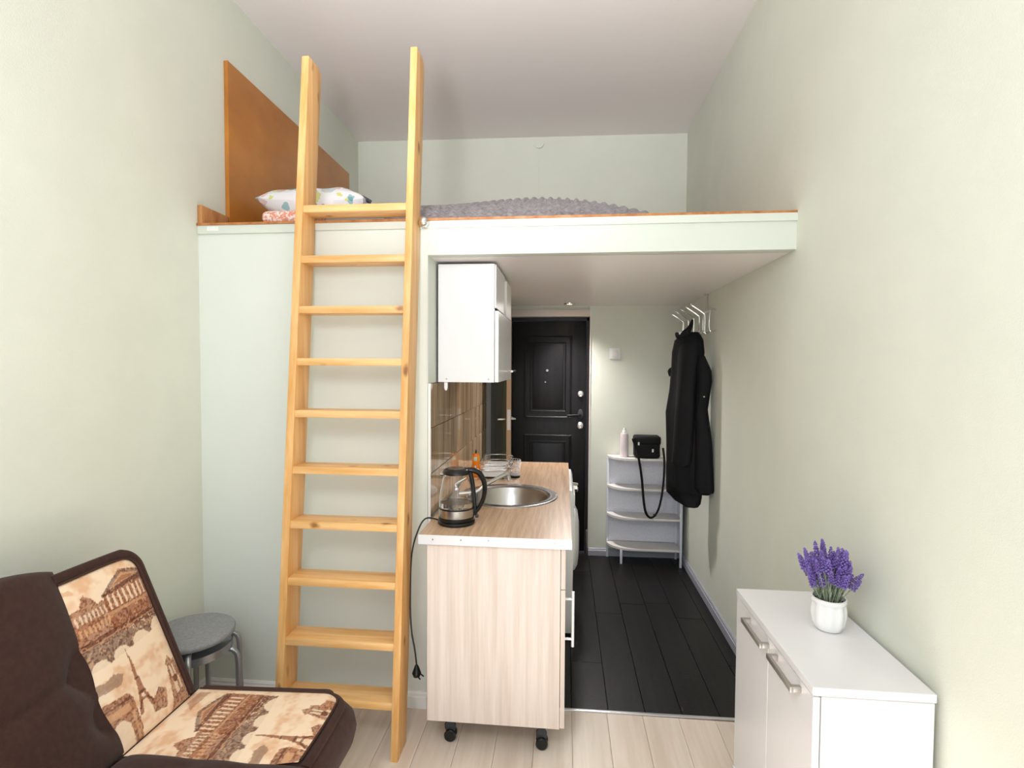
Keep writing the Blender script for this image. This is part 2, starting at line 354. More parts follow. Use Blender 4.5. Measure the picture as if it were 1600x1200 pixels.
# ---- bathroom door ajar
d2 = thing('door_2', (-.595, 4.335, 0), 'x', 'x'); del d2['label'], d2['category']; d2['kind'] = 'structure'
A = Vector((-.590, 4.325, 0)); Bp = Vector((-.418, 3.91, 0)); dd = (Bp-A).normalized(); nn = Vector((-dd.y, dd.x, 0))
def leafpt(p, q, z): v = A+dd*p+nn*q; return (v.x, v.y, z)
Ln = (Bp-A).length
part('door_leaf', MB().prism([(0, 0), (Ln, 0), (Ln, .035), (0, .035)], .015, 1.96, fn=lambda p, q, a: leafpt(p, q, a)), BLEAF, d2, smooth=False)
part('edge_band', MB().prism([(Ln, 0), (Ln+.002, 0), (Ln+.002, .035), (Ln, .035)], .015, 1.96, fn=lambda p, q, a: leafpt(p, q, a)), EDGEW, d2, smooth=False)
part('latch_plate', MB().prism([(Ln+.002, .005), (Ln+.005, .005), (Ln+.005, .030), (Ln+.002, .030)], 1.06, 1.21, fn=lambda p, q, a: leafpt(p, q, a)), ALUW, d2, smooth=False)
for sgn, q0 in ((-1, 0), (1, .035)):
    part('door_handle', MB().tube([leafpt(Ln-.05, q0, 1.135), leafpt(Ln-.05, q0+sgn*.045, 1.135), leafpt(Ln-.16, q0+sgn*.05, 1.135)], .008, 10), CHROME, d2)
cs = MB(); cs.box(XJ-.09, XJ+.010, 4.035, 4.05, 0, 2.0); 
struct('trim_6', cs, WHITE); struct('trim_7', box(XJ-.05, XJ+.006, 4.325, 4.34, 0, 2.0), WHITE)
# ---- back-splash tiles: each tile a piece
ts = struct('backsplash', box(XJ-.001, XJ+.004, YF+.004, 4.033, .86, 1.455), GROUTT, smooth=False)
rows = [(.862, 1.050, .18), (1.0525, 1.2535, .49), (1.256, 1.453, .18)]
for z0, z1, off in rows:
    y = YF+.006-off
    while y < 4.03:
        a, b = max(y, YF+.006), min(y+.497, 4.030)
        if b-a > .02: part('tile', box(XJ+.003, XJ+.012, a, b, z0, z1, r=.0018, seg=1), TILE, ts, smooth=False)
        y += .5
struct('trim_8', box(XJ+.002, XJ+.014, YF-.001, YF+.005, .80, 1.455), WHITE)
# ---- ceiling lamp (spot) and cable duct, switch, sticker
sp = thing('ceiling_spotlight', (.039, 4.16, ZS-.012), 'small round recessed spotlight glowing in the hall ceiling before the black door', 'light')
part('ring', MB().lathe([(.026, -.001), (.030, -.006), (.040, -.006), (.044, 0), (.044, .004), (.026, .004)], (.039, 4.16, ZS-.004), 32), CHROME, sp)
part('bulb', MB().lathe([(0, -.003), (.026, -.003), (.026, .002), (0, .002)], (.039, 4.16, ZS-.003), 24), BULB, sp)
sl = bpy.data.lights.new('spot_glow', 'SPOT'); sl.energy = 100; sl.spot_size = 2.35; sl.spot_blend = 1; sl.color = (1, .95, .93); sl.shadow_soft_size = .06
so = bpy.data.objects.new('spot_glow', sl); COL.objects.link(so); so.location = (.039, 4.16, ZS-.02); so.rotation_euler = (math.radians(-20), 0, 0)
sw = thing('light_switch', (.405, 4.352, 1.59), 'white square light switch on the green hall wall beside the black door', 'switch')
part('frame', box(.362, .448, 4.343, 4.352, 1.592, 1.678, r=.003), WHITEP, sw); part('rocker', box(.382, .428, 4.338, 4.345, 1.610, 1.660, r=.002), SHELFM, sw)
dct = thing('junction_cover', (-.215, 4.33, 3.29), 'round white junction cover high on the wall above the loft bed', 'junction cover')
part('cover', MB().lathe([(0, -.006), (.035, -.006), (.042, 0), (.042, .008), (0, .008)], (-.215, 4.331, 3.305), 28, Matrix.Rotation(PI/2, 4, 'X')), WALL, dct)
tag(struct('cable_duct', box(-.219, -.211, 4.329, 4.336, ZT+.01, 3.27), WALL), 'thin green painted cable duct running down the wall above the loft bed', 'duct'); 
del bpy.data.objects['cable_duct']['kind']
tag(link('sticker', box(-1.61, -1.555, YF-.0125, YF-.0098, ZT-.030, ZT-.010).b, WHITEP), 'small white sticker on the left end of the loft edge board', 'sticker')
cb_ = thing('door_stop', (-.606, YF-.012, 2.125), 'small round chrome knob on the loft edge beside the right ladder rail', 'knob')
part('base', MB().lathe([(0, 0), (.016, 0), (.016, .008), (.008, .014), (.008, .02)], (-.604, YF-.010, 2.148), 20, Matrix.Rotation(PI/2, 4, 'X')), CHROME, cb_)
part('knob', MB().blob((-.604, YF-.042, 2.148), .022, sub=3), CHROME, cb_)
# ================================================================ LADDER
K = .10; Y0 = 1.966; SD = .118
lad = thing('loft_ladder', (-.89, Y0+.06, 0), 'tall pine ladder leaning against the loft edge', 'ladder')
def stile(x0, x1, top):
    yf = lambda z: Y0+K*z
    mb = MB(); mb.prism([(yf(0), 0), (yf(0)+SD, 0), (yf(top)+SD, top-.02), (yf(top)+SD-.03, top), (yf(top), top)], x0, x1, 'x', r=.003)
    part('stile', mb, PINE, lad)
stile(-1.134, -1.101, 2.86); stile(-.656, -.626, 2.875)
for zt in (2.208, 1.992, 1.779, 1.562, 1.348, 1.119, .899, .674, .440, .216):
    yf = Y0+K*zt
    part('rung', box(-1.103, -.654, yf+.004, yf+.108, zt-.030, zt, r=.002), PINEX, lad)
# ================================================================ LOFT BED THINGS
tag(link('headboard_panel', MB().prism([(-1.6615, 2.513), (-1.641, 2.513), (-1.667, 4.058), (-1.6875, 4.058)], ZT+.006, 3.012, r=.002).b, ORANGE), 'large orange-brown veneered wooden panel standing against the left wall behind the pillow', 'panel')
tag(link('side_plank', MB().prism([(2.302, ZT-.004), (2.5, ZT-.004), (2.5, 2.254), (2.302, 2.254)], -1.658, -1.636, 'x', r=.003).b, LOFTPLY), 'short varnished wooden plank on edge at the left end of the loft', 'plank')
# mattress with sheet
SHEETP = mat('coral_patterned_sheet', '#E59A85', .9, color2='#F6E4DC', scale=(90, 90, 90), ramp=(.48, .52), spec=.1)
mt_ = thing('mattress', (-.9, 3.2, ZT+.007), 'thin mattress in a coral patterned sheet lying on the loft under the grey blanket', 'mattress')
mb = MB(); mb.box(-1.375, -1.075, 2.325, 4.20, ZT+.007, ZT+.068, r=.028, seg=4); part('sheeted_body', mb, SHEETP, mt_)
# pillow
def pillow_mesh(c, rx, ry, th, rot):
    mb = MB(); n = 40; T = Matrix.Translation(Vector(c)) @ rot
    def S(a, b, s):
        u, v = a*2-1, b*2-1
        pin = 1-.10*(1-u*u)*abs(v)**3*1.0; pin2 = 1-.10*(1-v*v)*abs(u)**3
        x = u*rx*pin2; y = v*ry*pin
        e = (max(0, 1-u**4)*max(0, 1-v**4))**.55
        wr = .006*math.sin(9*u+4*v)*e + .005*math.sin(13*v-6*u)*e
        return T @ Vector((x, y, s*th*e+wr))
    for s in (1, -1): mb.patch(lambda a, b: S(a, b, s), n, n)
    bmesh.ops.remove_doubles(mb.b, verts=mb.b.verts[:], dist=.0004); return mb
PIL = mat('floral_pillowcase', '#F0EEF0', .85, spec=.1)
def floral(m):
    nt = m.node_tree; N = nt.nodes; L = nt.links; b = N['Principled BSDF']; tc = N.new('ShaderNodeTexCoord'); prev = None
    cur = None
    for i, (sc, th, col) in enumerate(((7, .42, '#C9D2DA'), (9, .33, '#DDE3E2'), (12, .27, '#9FC3C8'), (15, .22, '#D9D98A'), (12, .22, '#E0C4BE'), (17, .17, '#7AA5B0'))):
        mp = N.new('ShaderNodeMapping'); mp.inputs['Location'].default_value = (i*3.1, i*1.7, i*2.3); mp.inputs['Scale'].default_value = (sc, sc*.7, sc); L.new(tc.outputs['Object'], mp.inputs[0])
        no = N.new('ShaderNodeTexNoise'); no.inputs['Scale'].default_value = 2; L.new(mp.outputs[0], no.inputs['Vector'])
        ad = N.new('ShaderNodeMixRGB'); ad.blend_type = 'ADD'; ad.inputs[0].default_value = .5; L.new(mp.outputs[0], ad.inputs[1]); L.new(no.outputs['Color'], ad.inputs[2])
        v = N.new('ShaderNodeTexVoronoi'); L.new(ad.outputs[0], v.inputs['Vector']); v.inputs['Scale'].default_value = 1
        mt = N.new('ShaderNodeMath'); mt.operation = 'LESS_THAN'; L.new(v.outputs['Distance'], mt.inputs[0]); mt.inputs[1].default_value = th
        mx = N.new('ShaderNodeMixRGB'); L.new(mt.outputs[0], mx.inputs[0])
        if cur is None: mx.inputs[1].default_value = srgb('#EDEBEE')
        else: L.new(cur, mx.inputs[1])
        mx.inputs[2].default_value = srgb(col); cur = mx.outputs[0]
    L.new(cur, b.inputs['Base Color'])
floral(PIL)
pm = pillow_mesh((-1.295, 2.88, 2.343), .262, .36, .098, Matrix.Rotation(math.radians(10), 4, 'Z') @ Matrix.Rotation(math.radians(-1.5), 4, 'Y'))
tag(link('pillow', pm.b, PIL), 'white pillow with grey, teal and yellow floral print lying against the orange panel', 'pillow')
tag(link('folded_cloth', MB().tube([at(546, 309, Y=2.76), at(562, 308, Y=2.76), at(580, 316, Y=2.78)], [.012, .018, .012], 10, 5, flat=(1, .8)).b, mat('charcoal_cloth', '#55535B', .9)), 'small dark grey folded cloth on the right end of the floral pillow', 'cloth')
# knitted blanket: a heap with rows of chunky stitches
def blanket(a, b):
    x = -1.06+a*1.53; y = 2.40+b*1.62
    t = (x+1.06)/1.53
    env = min(1, (t/.10))**.5 * (max(0, 1-t**8))**.65 if t > 0 else 0
    prof = .240+.016*math.exp(-((t-.66)/.22)**2)
    ey = min(1, (b/.34))**.6*min(1, ((1-b)/.18))**.6
    z = ZT+.012+prof*env*ey + .012*math.sin(5*x+3*y)*env*ey
    rx = math.sin(x*2*PI/.044); ry = math.sin(y*2*PI/.034+(1.2*math.sin(x*8)))
    z += (.008*rx*ry+.005*ry)*min(1, env*ey*5) 
    return (x, y, max(z, ZT+.010))
mb = MB(); mb.patch(blanket, 330, 330, (0, 0, -.003))
tag(link('knitted_blanket', mb.b, KNIT, angle=80), 'grey chunky knitted blanket heaped over the loft bed', 'blanket')
mb = MB(); mb.patch(lambda a, b: (-1.065+a*.27, 2.322+b*.07, ZT+.012+.045*min(1, b*1.5)**.6+.003*math.sin(a*20)), 30, 30, (0, 0, -.004))
tag(link('folded_sheet', mb.b, SHEETGREY), 'pale blue-grey sheet corner showing between the ladder rails', 'sheet')
# ================================================================ KITCHEN
CY0, CY1, HC = 2.037, 3.68, .870
CXL, CXR = -.563, .036
SX, SY, SR = -.276, 2.716, .245
# worktop with a round cut-out
wt = thing('worktop', (-.27, 2.86, .835), 'wood-grain laminate kitchen worktop with a white metal end strip', 'worktop')
mb = MB(); n = 48
circ = [(SX+(SR-.012)*math.cos(2*PI*i/n), SY+(SR-.012)*math.sin(2*PI*i/n)) for i in range(n)]
rect = []
for i in range(n):
    a = 2*PI*i/n; c, s_ = math.cos(a), math.sin(a)
    tx = ((CXR-SX)/c) if c > 1e-9 else ((CXL-SX)/c if c < -1e-9 else 1e9); ty = ((SY+.28-SY)/s_) if s_ > 1e-9 else ((-.28)/s_ if s_ < -1e-9 else 1e9)
    t = min(tx, ty); rect.append((SX+c*t, SY+s_*t))
# snap corners
for cx_, cy_ in ((CXR, SY+.28), (CXL, SY+.28), (CXL, SY-.28), (CXR, SY-.28)):
    k = min(range(n), key=lambda i: (rect[i][0]-cx_)**2+(rect[i][1]-cy_)**2); rect[k] = (cx_, cy_)
for z, flip in ((HC, False), (HC-.035, True)):
    I = [mb.b.verts.new((x, y, z)) for x, y in circ]; O = [mb.b.verts.new((x, y, z)) for x, y in rect]
    for i in range(n):
        f = (I[i], O[i], O[(i+1) % n], I[(i+1) % n]); mb.b.faces.new(f[::-1] if flip else f)
    if z == HC: I1, O1 = I, O
    else: I2, O2 = I, O
for i in range(n):
    mb.b.faces.new((I1[(i+1) % n], I1[i], I2[i], I2[(i+1) % n])[::-1]); mb.b.faces.new((O1[i], O1[(i+1) % n], O2[(i+1) % n], O2[i])[::-1])
mb.box(CXL, CXR, CY0+.002, SY-.28, HC-.035, HC); mb.box(CXL, CXR, SY+.28, CY1, HC-.035, HC)
bmesh.ops.remove_doubles(mb.b, verts=mb.b.verts[:], dist=.0001)
part('board', mb, COUNTER, wt, smooth=False)
es = part('end_strip', box(CXL-.001, CXR+.001, CY0-.001, CY0+.002, HC-.037, HC+.001, r=.0008, seg=1), ALUW, wt, smooth=False)
for px, py in ((676, 843), (720, 844), (763, 845), (867, 849)):
    p = at(px, py, Y=CY0-.002); part('screw', MB().lathe([(0, -.0015), (.003, -.001), (.003, .001), (0, .001)], p, 10, Matrix.Rotation(PI/2, 4, 'X')), STEEL, wt)
# sink
sk = thing('round_sink', (SX, SY, .70), 'round stainless steel sink set into the worktop behind the kettle', 'sink')
part('bowl', MB().lathe([(SR-.035, HC+.0035), (SR-.04, HC+.001), (SR-.047, HC-.01), (SR-.055, HC-.10), (SR-.09, HC-.145), (.05, HC-.155), (.03, HC-.158), (.0, HC-.158), (0, HC-.161), (.05, HC-.160), (SR-.088, HC-.149), (SR-.052, HC-.101), (SR-.044, HC-.01)], (SX, SY, 0), 64), STEEL, sk, angle=60)
part('rim', MB().lathe([(SR-.046, HC-.004), (SR-.036, HC+.004), (SR-.03, HC+.005), (SR-.012, HC+.003), (SR-.004, HC+.006), (SR+.004, HC+.004), (SR+.006, HC+.0005), (SR-.016, HC+.0005), (SR-.044, HC-.006)], (SX, SY, 0), 64), STEEL, sk, angle=60)
part('drain', MB().lathe([(0, .004), (.018, .004), (.022, .002), (.036, .002), (.038, 0), (0, 0)], (SX, SY, HC-.157), 28), CHROME, sk)
# faucet
fa = thing('chrome_faucet', (-.47, 2.60, HC+.007), 'chrome kitchen faucet with a slanting spout behind the kettle', 'faucet')
fb = (-.505, 2.49, HC+.002)
part('base', MB().lathe([(0, 0), (.026, 0), (.026, .008), (.020, .014), (.018, .06), (.020, .075), (.012, .085), (0, .085)], fb, 24), CHROME, fa)
part('spout', MB().tube([(fb[0]+.005, fb[1], HC+.055), at(744, 768, Y=2.53), at(757, 758, Y=2.56), at(780, 746, Y=2.62), at(793, 740, Y=2.66)], [.013, .012, .011, .010, .0125], 12, 5), CHROME, fa)
p = at(793, 740, Y=2.66); part('aerator', MB().tube([p, p+Vector((.008, .004, -.035))], [.013, .011], 12), CHROME, fa)
part('lever', MB().tube([(fb[0], fb[1], HC+.085), (fb[0]-.005, fb[1]+.01, HC+.10), (fb[0]+.05, fb[1]+.05, HC+.125)], [.009, .008, .006], 10, 4), CHROME, fa)
fa.location = fb; 
for ch in fa.children: ch.location = Vector((-.47, 2.60, HC+.007))-Vector(fb)
# kettle
KX, KY, KZ = -.447, 2.215, HC+.001
kt = thing('glass_kettle', (KX, KY, KZ), 'glass electric kettle with black lid and handle at the front of the worktop', 'kettle')
part('power_base', MB().lathe([(0, 0), (.078, 0), (.080, .006), (.078, .013), (.072, .016), (0, .016)], (KX, KY, KZ), 40), BLACKP, kt)
part('black_skirt', MB().lathe([(0, .016), (.074, .016), (.0755, .022), (.0745, .032), (0, .032)], (KX, KY, KZ), 40), BLACKP, kt)
part('steel_band', MB().lathe([(.0745, .032), (.0745, .064), (.0725, .066), (.0725, .032)], (KX, KY, KZ), 48), STEEL, kt)
part('seal_ring', MB().lathe([(.0748, .064), (.0753, .066), (.0748, .069), (.070, .069), (.070, .064)], (KX, KY, KZ), 40), BLACKP, kt)
out = [(.0735, .068), (.0740, .085), (.0725, .11), (.068, .145), (.061, .18), (.055, .205), (.054, .213)]
part('glass_body', MB().lathe(out + [(r-.003, z) for r, z in reversed(out)] + [out[0]], (KX, KY, KZ), 48), GLASS, kt)
part('heating_plate', MB().lathe([(0, .062), (.0705, .062), (.0705, .067), (.05, .069), (0, .069)], (KX, KY, KZ), 40), STEEL, kt)
part('water', MB().lathe([(0, .0705), (.0695, .0705), (.0700, .085), (.0695, .090), (0, .090)], (KX, KY, KZ), 40), WATER, kt)
part('lid', MB().lathe([(.050, .208), (.0565, .208), (.058, .216), (.052, .226), (.044, .230), (.0, .229)], (KX, KY, KZ), 40), BLACKP, kt)
part('lid_inlay', MB().lathe([(0, .2295), (.036, .2295), (.038, .2310), (.034, .2325), (0, .2325)], (KX, KY, KZ), 32), STEEL, kt)
hx = lambda dx, z: (KX+dx*.97, KY+dx*.18, KZ+z)
part('handle', MB().tube([hx(.035, .222), hx(.070, .222), hx(.100, .205), hx(.120, .160), hx(.116, .105), hx(.098, .065), hx(.078, .040)], [.011, .014, .014, .0125, .0115, .011, .010], 12, 6, flat=(1.15, .85)), BLACKP, kt)
part('handle_spine', MB().tube([hx(.058, .213), hx(.067, .17), hx(.074, .11), hx(.078, .06), hx(.078, .032)], [.010, .010, .010, .010, .011], 10, 5), BLACKP, kt)
part('switch', box(KX+.078, KX+.092, KY+.006, KY+.024, KZ+.02, KZ+.034, r=.003), GREYP, kt)
part('spout', MB().prism([(-.020, .0), (.020, .0), (0, .026)], .196, .212, fn=lambda p, q, a: (KX-.045-q, KY+p, KZ+a), r=.003), GLASS, kt)
cord = [(KX-.075, KY, KZ+.008)]+[at(*p, Y=yy) for p, yy in (((665, 812), 2.19), ((652, 832), 2.17), ((643, 870), 2.15), ((641, 940), 2.13), ((643, 985), 2.13), ((648, 1015), 2.13), ((651, 1040), 2.13))]
cord[1].z = HC+.02
part('cord', MB().tube(cord, .0035, 8, 8), BLACKP, kt)
pl = at(651, 1050, Y=2.13)
part('plug', MB().tube([pl+Vector((-.001, 0, .030)), pl+Vector((0, 0, .018)), pl+Vector((0, 0, -.004)), pl+Vector((0, 0, -.018))], [.006, .011, .019, .014], 14).tube([pl+Vector((.006, -.012, -.010)), pl+Vector((.022, -.026, -.014))], .0028, 8).tube([pl+Vector((.012, .008, -.010)), pl+Vector((.030, -.004, -.014))], .0028, 8), BLACKP, kt)
# soap bottle
sb_ = (-.520, 3.16, HC+.001)
sp_ = thing('dish_soap', sb_, 'orange dish soap bottle standing against the tiles behind the kettle', 'bottle')
part('bottle', MB().lathe([(0, 0), (.024, 0), (.027, .006), (.027, .05), (.022, .075), (.024, .10), (.022, .125), (.014, .137), (0, .139)], sb_, 28, Matrix.Diagonal((1.0, .72, 1, 1))), SOAP, sp_)
part('cap', MB().lathe([(.006, .137), (.006, .150), (.003, .160), (0, .161)], sb_, 14), GREYP, sp_)
part('front_label', box(sb_[0]-.010, sb_[0]+.010, sb_[1]-.0205, sb_[1]-.0175, sb_[2]+.095, sb_[2]+.118, r=.001), LABELW, sp_)
part('front_label', MB().prism([(-.007, .035), (.006, .035), (.004, .066), (-.003, .07)], 0, .003, fn=lambda p, q, a: (sb_[0]+p, sb_[1]-.0225+a, sb_[2]+q)), WHITEP, sp_)
# dish rack: white tray, wire frame, cutlery basket
RX0, RX1, RY0, RY1, RZ = -.485, -.335, 3.10, 3.42, HC+.001
dr = thing('dish_rack', ((RX0+RX1)/2, (RY0+RY1)/2, RZ), 'chrome wire dish rack with a drip tray behind the sink', 'dish rack')
part('drip_tray', box(RX0, RX1-.01, RY0, RY1, RZ, RZ+.008, r=.003), BLACKP, dr)
tr = MB(); t0, t1 = RX0+.012, RX1-.02
tr.box(t0, t1, RY0+.01, RY1-.01, RZ+.012, RZ+.016)
for args in ((t0-.006, t1+.006, RY0+.005, RY0+.009), (t0-.006, t1+.006, RY1-.009, RY1-.005), (t0-.006, t0-.002, RY0+.009, RY1-.009), (t1+.002, t1+.006, RY0+.009, RY1-.009)): tr.box(*args, RZ+.010, RZ+.046)
part('white_tray', tr, WHITEP, dr, smooth=False)
for z in (RZ+.085, RZ+.052):
    part('wire_rim', MB().tube([(RX0, RY0, z), (RX1, RY0, z), (RX1+.01, RY0+.02, z), (RX1+.01, RY1, z), (RX0, RY1, z)], .003, 8, 4, closed=True), CHROME, dr)
for i in range(7):
    y = RY0+.02+i*.047
    part('wire', MB().tube([(RX0, y, RZ+.085), (RX0, y, RZ+.05), (RX0+.07, y, RZ+.048), (RX1+.005, y, RZ+.05), (RX1+.008, y, RZ+.085)], .002, 6), CHROME, dr)
for x in (RX0+.01, RX1):
    for y in (RY0+.005, RY1-.01): part('foot', MB().tube([(x, y, RZ+.006), (x, y, RZ+.054)], .004, 8), CHROME, dr)
p = Vector((-.287, 3.16, RZ))
cbk = thing('cutlery_basket', p, 'wire cutlery basket standing at the right end of the dish rack', 'basket')
part('basket_base', MB().lathe([(0, 0), (.032, 0), (.034, .012), (.030, .014), (0, .010)], p, 24), BLACKP, cbk)
bk = MB()
for i in range(16):
    a = 2*PI*i/16; c, s_ = math.cos(a), math.sin(a)
    bk.tube([p+Vector((.027*c, .027*s_, .010)), p+Vector((.031*c, .031*s_, .05)), p+Vector((.036*c, .036*s_, .105))], .0016, 5)
for z, r in ((.03, .029), (.055, .0315), (.08, .034), (.105, .0362)): bk.tube([p+Vector((r*math.cos(2*PI*i/20), r*math.sin(2*PI*i/20), z)) for i in range(20)], .0018, 5, closed=True)
part('wire_cage', bk, CHROME, cbk)['kind'] = 'stuff'
# base cabinet on casters
bc = thing('base_cabinet', (-.26, 2.45, .0), 'bleached oak kitchen base cabinet under the front of the worktop', 'cabinet')
part('side_panel', box(-.532, -.006, 2.050, 2.066, .118, HC-.036, r=.001, seg=1), CABWOOD, bc, smooth=False)
cr = MB(); cr.box(-.532, -.525, 2.066, 2.98, .118, HC-.036); cr.box(-.525, -.006, 2.964, 2.98, .118, HC-.036); cr.box(-.525, -.006, 2.066, 2.964, .118, .134)
part('carcass', cr, CABWOOD, bc, smooth=False)
def front(name, z0, z1, y0, y1, h):
    f = part(name, box(-.004, .013, y0, y1, z0, z1, r=.001, seg=1), CREAMG, bc, smooth=False)
    part('edge_strip', box(-.004, .0132, y0-.0012, y0, z0, z1), CABWOOD, f, smooth=False)
    if h:
        hb = MB(); z_a, z_b = h
        hb.tube([(.044, y0+.05, z_a), (.044, y0+.05, z_b)], .006, 12)
        for z in (z_a+.03, z_b-.03): hb.tube([(.013, y0+.05, z), (.044, y0+.05, z)], .005, 10)
        part('bar_handle', hb, ALUW, f)
    return f
front('drawer', .674, .830, 2.049, 2.52, None)
front('door', .125, .670, 2.049, 2.52, (.425, .645))
front('door', .125, .830, 2.524, 2.98, None)
p_ = at(888, 868, X=.03)
hg = MB(); hg.tube([(.013, 2.50, .795), (.036, 2.50, .795)], [.006, .009], 10); part('brass_knob', hg, BRASS, bc)
for x, y in ((-.452, 2.118), (-.077, 2.108), (-.452, 2.88), (-.077, 2.88)):
    cs_ = part('caster', MB().box(x-.014, x+.014, y-.010, y+.010, .060, .119, r=.002).prism([(x-.022, .050), (x-.022, .066), (x-.010, .076), (x+.014, .076), (x+.022, .064), (x+.022, .05), (x+.018, .03), (x-.014, .03)], y-.007, y+.007, 'y', r=.002), GREYP, bc)
    for s_ in (-1, 1): part('wheel', MB().lathe([(0, -.007), (.021, -.007), (.0245, -.003), (.0245, .003), (.021, .007), (0, .007)], (x+.002, y+s_*.0145, .0245), 24, Matrix.Rotation(PI/2, 4, 'X')), BLACKP, cs_)
# washing machine
wm = thing('washing_machine', (-.20, 3.36, 0), 'white front-loading washing machine under the far end of the worktop', 'washing machine')
part('body', MB().prism([(-.50, 0.01), (.052, 0.01), (.058, .10), (.058, .66), (.066, .70), (.062, .80), (.052, .832), (-.50, .832)], 3.02, 3.66, 'y', r=.006), WHITEP, wm)
part('door', MB().lathe([(.0, .040), (.12, .040), (.165, .034), (.195, .018), (.20, 0), (0, 0)], (.058, 3.33, .47), 48, Matrix.Rotation(PI/2, 4, 'Y')), WHITEP, wm)
part('door_glass', MB().lathe([(0, .045), (.10, .045), (.115, .039), (.115, .036), (0, .036)], (.058, 3.33, .47), 40, Matrix.Rotation(PI/2, 4, 'Y')), GREYP, wm)
part('dial', MB().lathe([(0, .036), (.024, .036), (.030, .030), (.032, .008), (.034, 0), (0, 0)], (.060, 3.40, .765), 28, Matrix.Rotation(PI/2, 4, 'Y')), CHROME, wm)
part('detergent_drawer', box(.060, .070, 3.06, 3.24, .72, .80, r=.004), WHITEP, wm)
# wall cabinets
wc = thing('wall_cabinet', (-.44, 2.76, 1.455), 'white wall cabinet above the sink with a chrome bar handle', 'cabinet')
part('side_panel', box(-.583, -.320, 2.450, 2.466, 1.457, 2.002, r=.001, seg=1), LAMIN, wc, smooth=False)
cr = MB(); cr.box(-.583, -.320, 3.02, 3.036, 1.457, 2.002); cr.box(-.583, -.320, 2.466, 3.02, 1.457, 1.473); cr.box(-.583, -.320, 2.466, 3.02, 1.986, 2.002); cr.box(-.583, -.575, 2.466, 3.02, 1.473, 1.986)
part('carcass', cr, LAMIN, wc, smooth=False)
part('upper_door', box(-.319, -.312, 2.452, 2.80, 1.80, 1.998, r=.001, seg=1), LAMIN, wc, smooth=False)
part('upper_door', box(-.319, -.301, 2.803, 3.034, 1.79, 1.975, r=.001, seg=1), SHELFM, wc, smooth=False)
dl = part('lower_door', box(-.318, -.300, 2.450, 3.034, 1.458, 1.787, r=.0015, seg=1), LAMIN, wc, smooth=False)
hb = MB(); hb.tube([(-.272, 2.80, 1.505), (-.272, 2.99, 1.505)], .006, 10)
for y in (2.82, 2.97): hb.tube([(-.300, y, 1.505), (-.272, y, 1.505)], .005, 8)
part('bar_handle', hb, CHROME, dl)
for x in (-.543, -.346): part('screw', MB().lathe([(0, -.002), (.004, -.001), (.004, .001), (0, .001)], (x, 2.4495, 1.472), 12, Matrix.Rotation(PI/2, 4, 'X')), NICKEL, wc)
tag(link('plastic_hook', MB().prism([(-.557, 1.456), (-.541, 1.456), (-.541, 1.430), (-.545, 1.418), (-.552, 1.418), (-.557, 1.428)], 2.46, 2.475, 'y', r=.002).b, WHITEP), 'small white plastic hook under the left edge of the wall cabinet', 'hook')
# ================================================================ HALL
# corner shelf
cs0 = thing('corner_shelf', (.63, 4.24, 0), 'white four-tier corner shelf with rounded boards at the end of the hall', 'shelf')
def board(z):
    y0, y1, x0, x1 = 4.150, 4.338, .352, .905
    pts = [(x0, y1), (x0, y1-.012)]
    for i in range(1, 13):
        a = PI+ (PI/2)*i/12; pts.append((x0+.19+.19*math.cos(a), y1-.012+(y1-.012-y0)*math.sin(a)))
    pts += [(x1, y0), (x1, y1)]
    part('shelf_board', MB().prism(pts, z-.016, z, r=.003), SHELFM, cs0)
for z in (.825, .593, .366, .128): board(z)
part('back_panel', box(.358, .90, 4.339, 4.344, .13, .81), SHELFB, cs0, smooth=False)
part('side_panel', box(.906, .910, 4.165, 4.336, .12, .81), SHELFB, cs0, smooth=False)
for (x, y, z0, z1) in ((.360, 4.326, 0, .81), (.898, 4.142, 0, .83), (.455, 4.175, 0, .113), (.898, 4.326, 0, .81)):
    part('post', box(x-.009, x+.009, y-.006, y+.006, z0, z1, r=.002), SHELFW, cs0)
# spray can
q = Vector((.476, 4.25, .826))
sc_ = thing('spray_can', q, 'pale pink spray can standing on top of the corner shelf', 'spray can')
part('can', MB().lathe([(0, 0), (.030, 0), (.0315, .006), (.0315, .165), (.028, .185), (0, .187)], q, 28), SPRAY, sc_)
part('nozzle', MB().lathe([(.018, .186), (.018, .200), (.012, .206), (.010, .222), (0, .224)], q, 18), WHITEP, sc_)
# shoulder bag with hanging strap
bg_ = thing('shoulder_bag', (.640, 4.225, .826), 'black shoulder bag lying on the corner shelf with its strap hanging down', 'bag')
part('pouch', MB().box(.548, .742, 4.17, 4.29, .8265, .985, r=.022, seg=4), BAGM, bg_)
part('flap', MB().box(.545, .746, 4.163, 4.295, .93, .998, r=.018, seg=4), BAGM, bg_)
st = [at(993, 690, Y=4.155), at(989, 686, Y=4.14), at(994, 700, Y=4.14), at(999, 722, Y=4.13), at(1003, 750, Y=4.12), at(1006, 785, Y=4.115), at(1010, 803, Y=4.11), at(1018, 809, Y=4.11), at(1027, 800, Y=4.11), at(1033, 780, Y=4.115), at(1037, 750, Y=4.12), at(1038, 720, Y=4.13), at(1036, 700, Y=4.15)]
part('strap', MB().tube(st, .0125, 8, 5, flat=(.85, .6)), BAGM, bg_)
part('buckle', box(*[v for v in (st[7].x+.012, st[7].x+.035, st[7].y-.008, st[7].y+.004, st[7].z+.012, st[7].z+.03)], r=.003), BLACKP, bg_)
for px, py in ((998, 693), (1020, 704)):
    p = at(px, py, Y=4.161); part('tag', box(p.x-.006, p.x+.006, 4.158, 4.164, p.z-.013, p.z+.010), WHITEP, bg_)
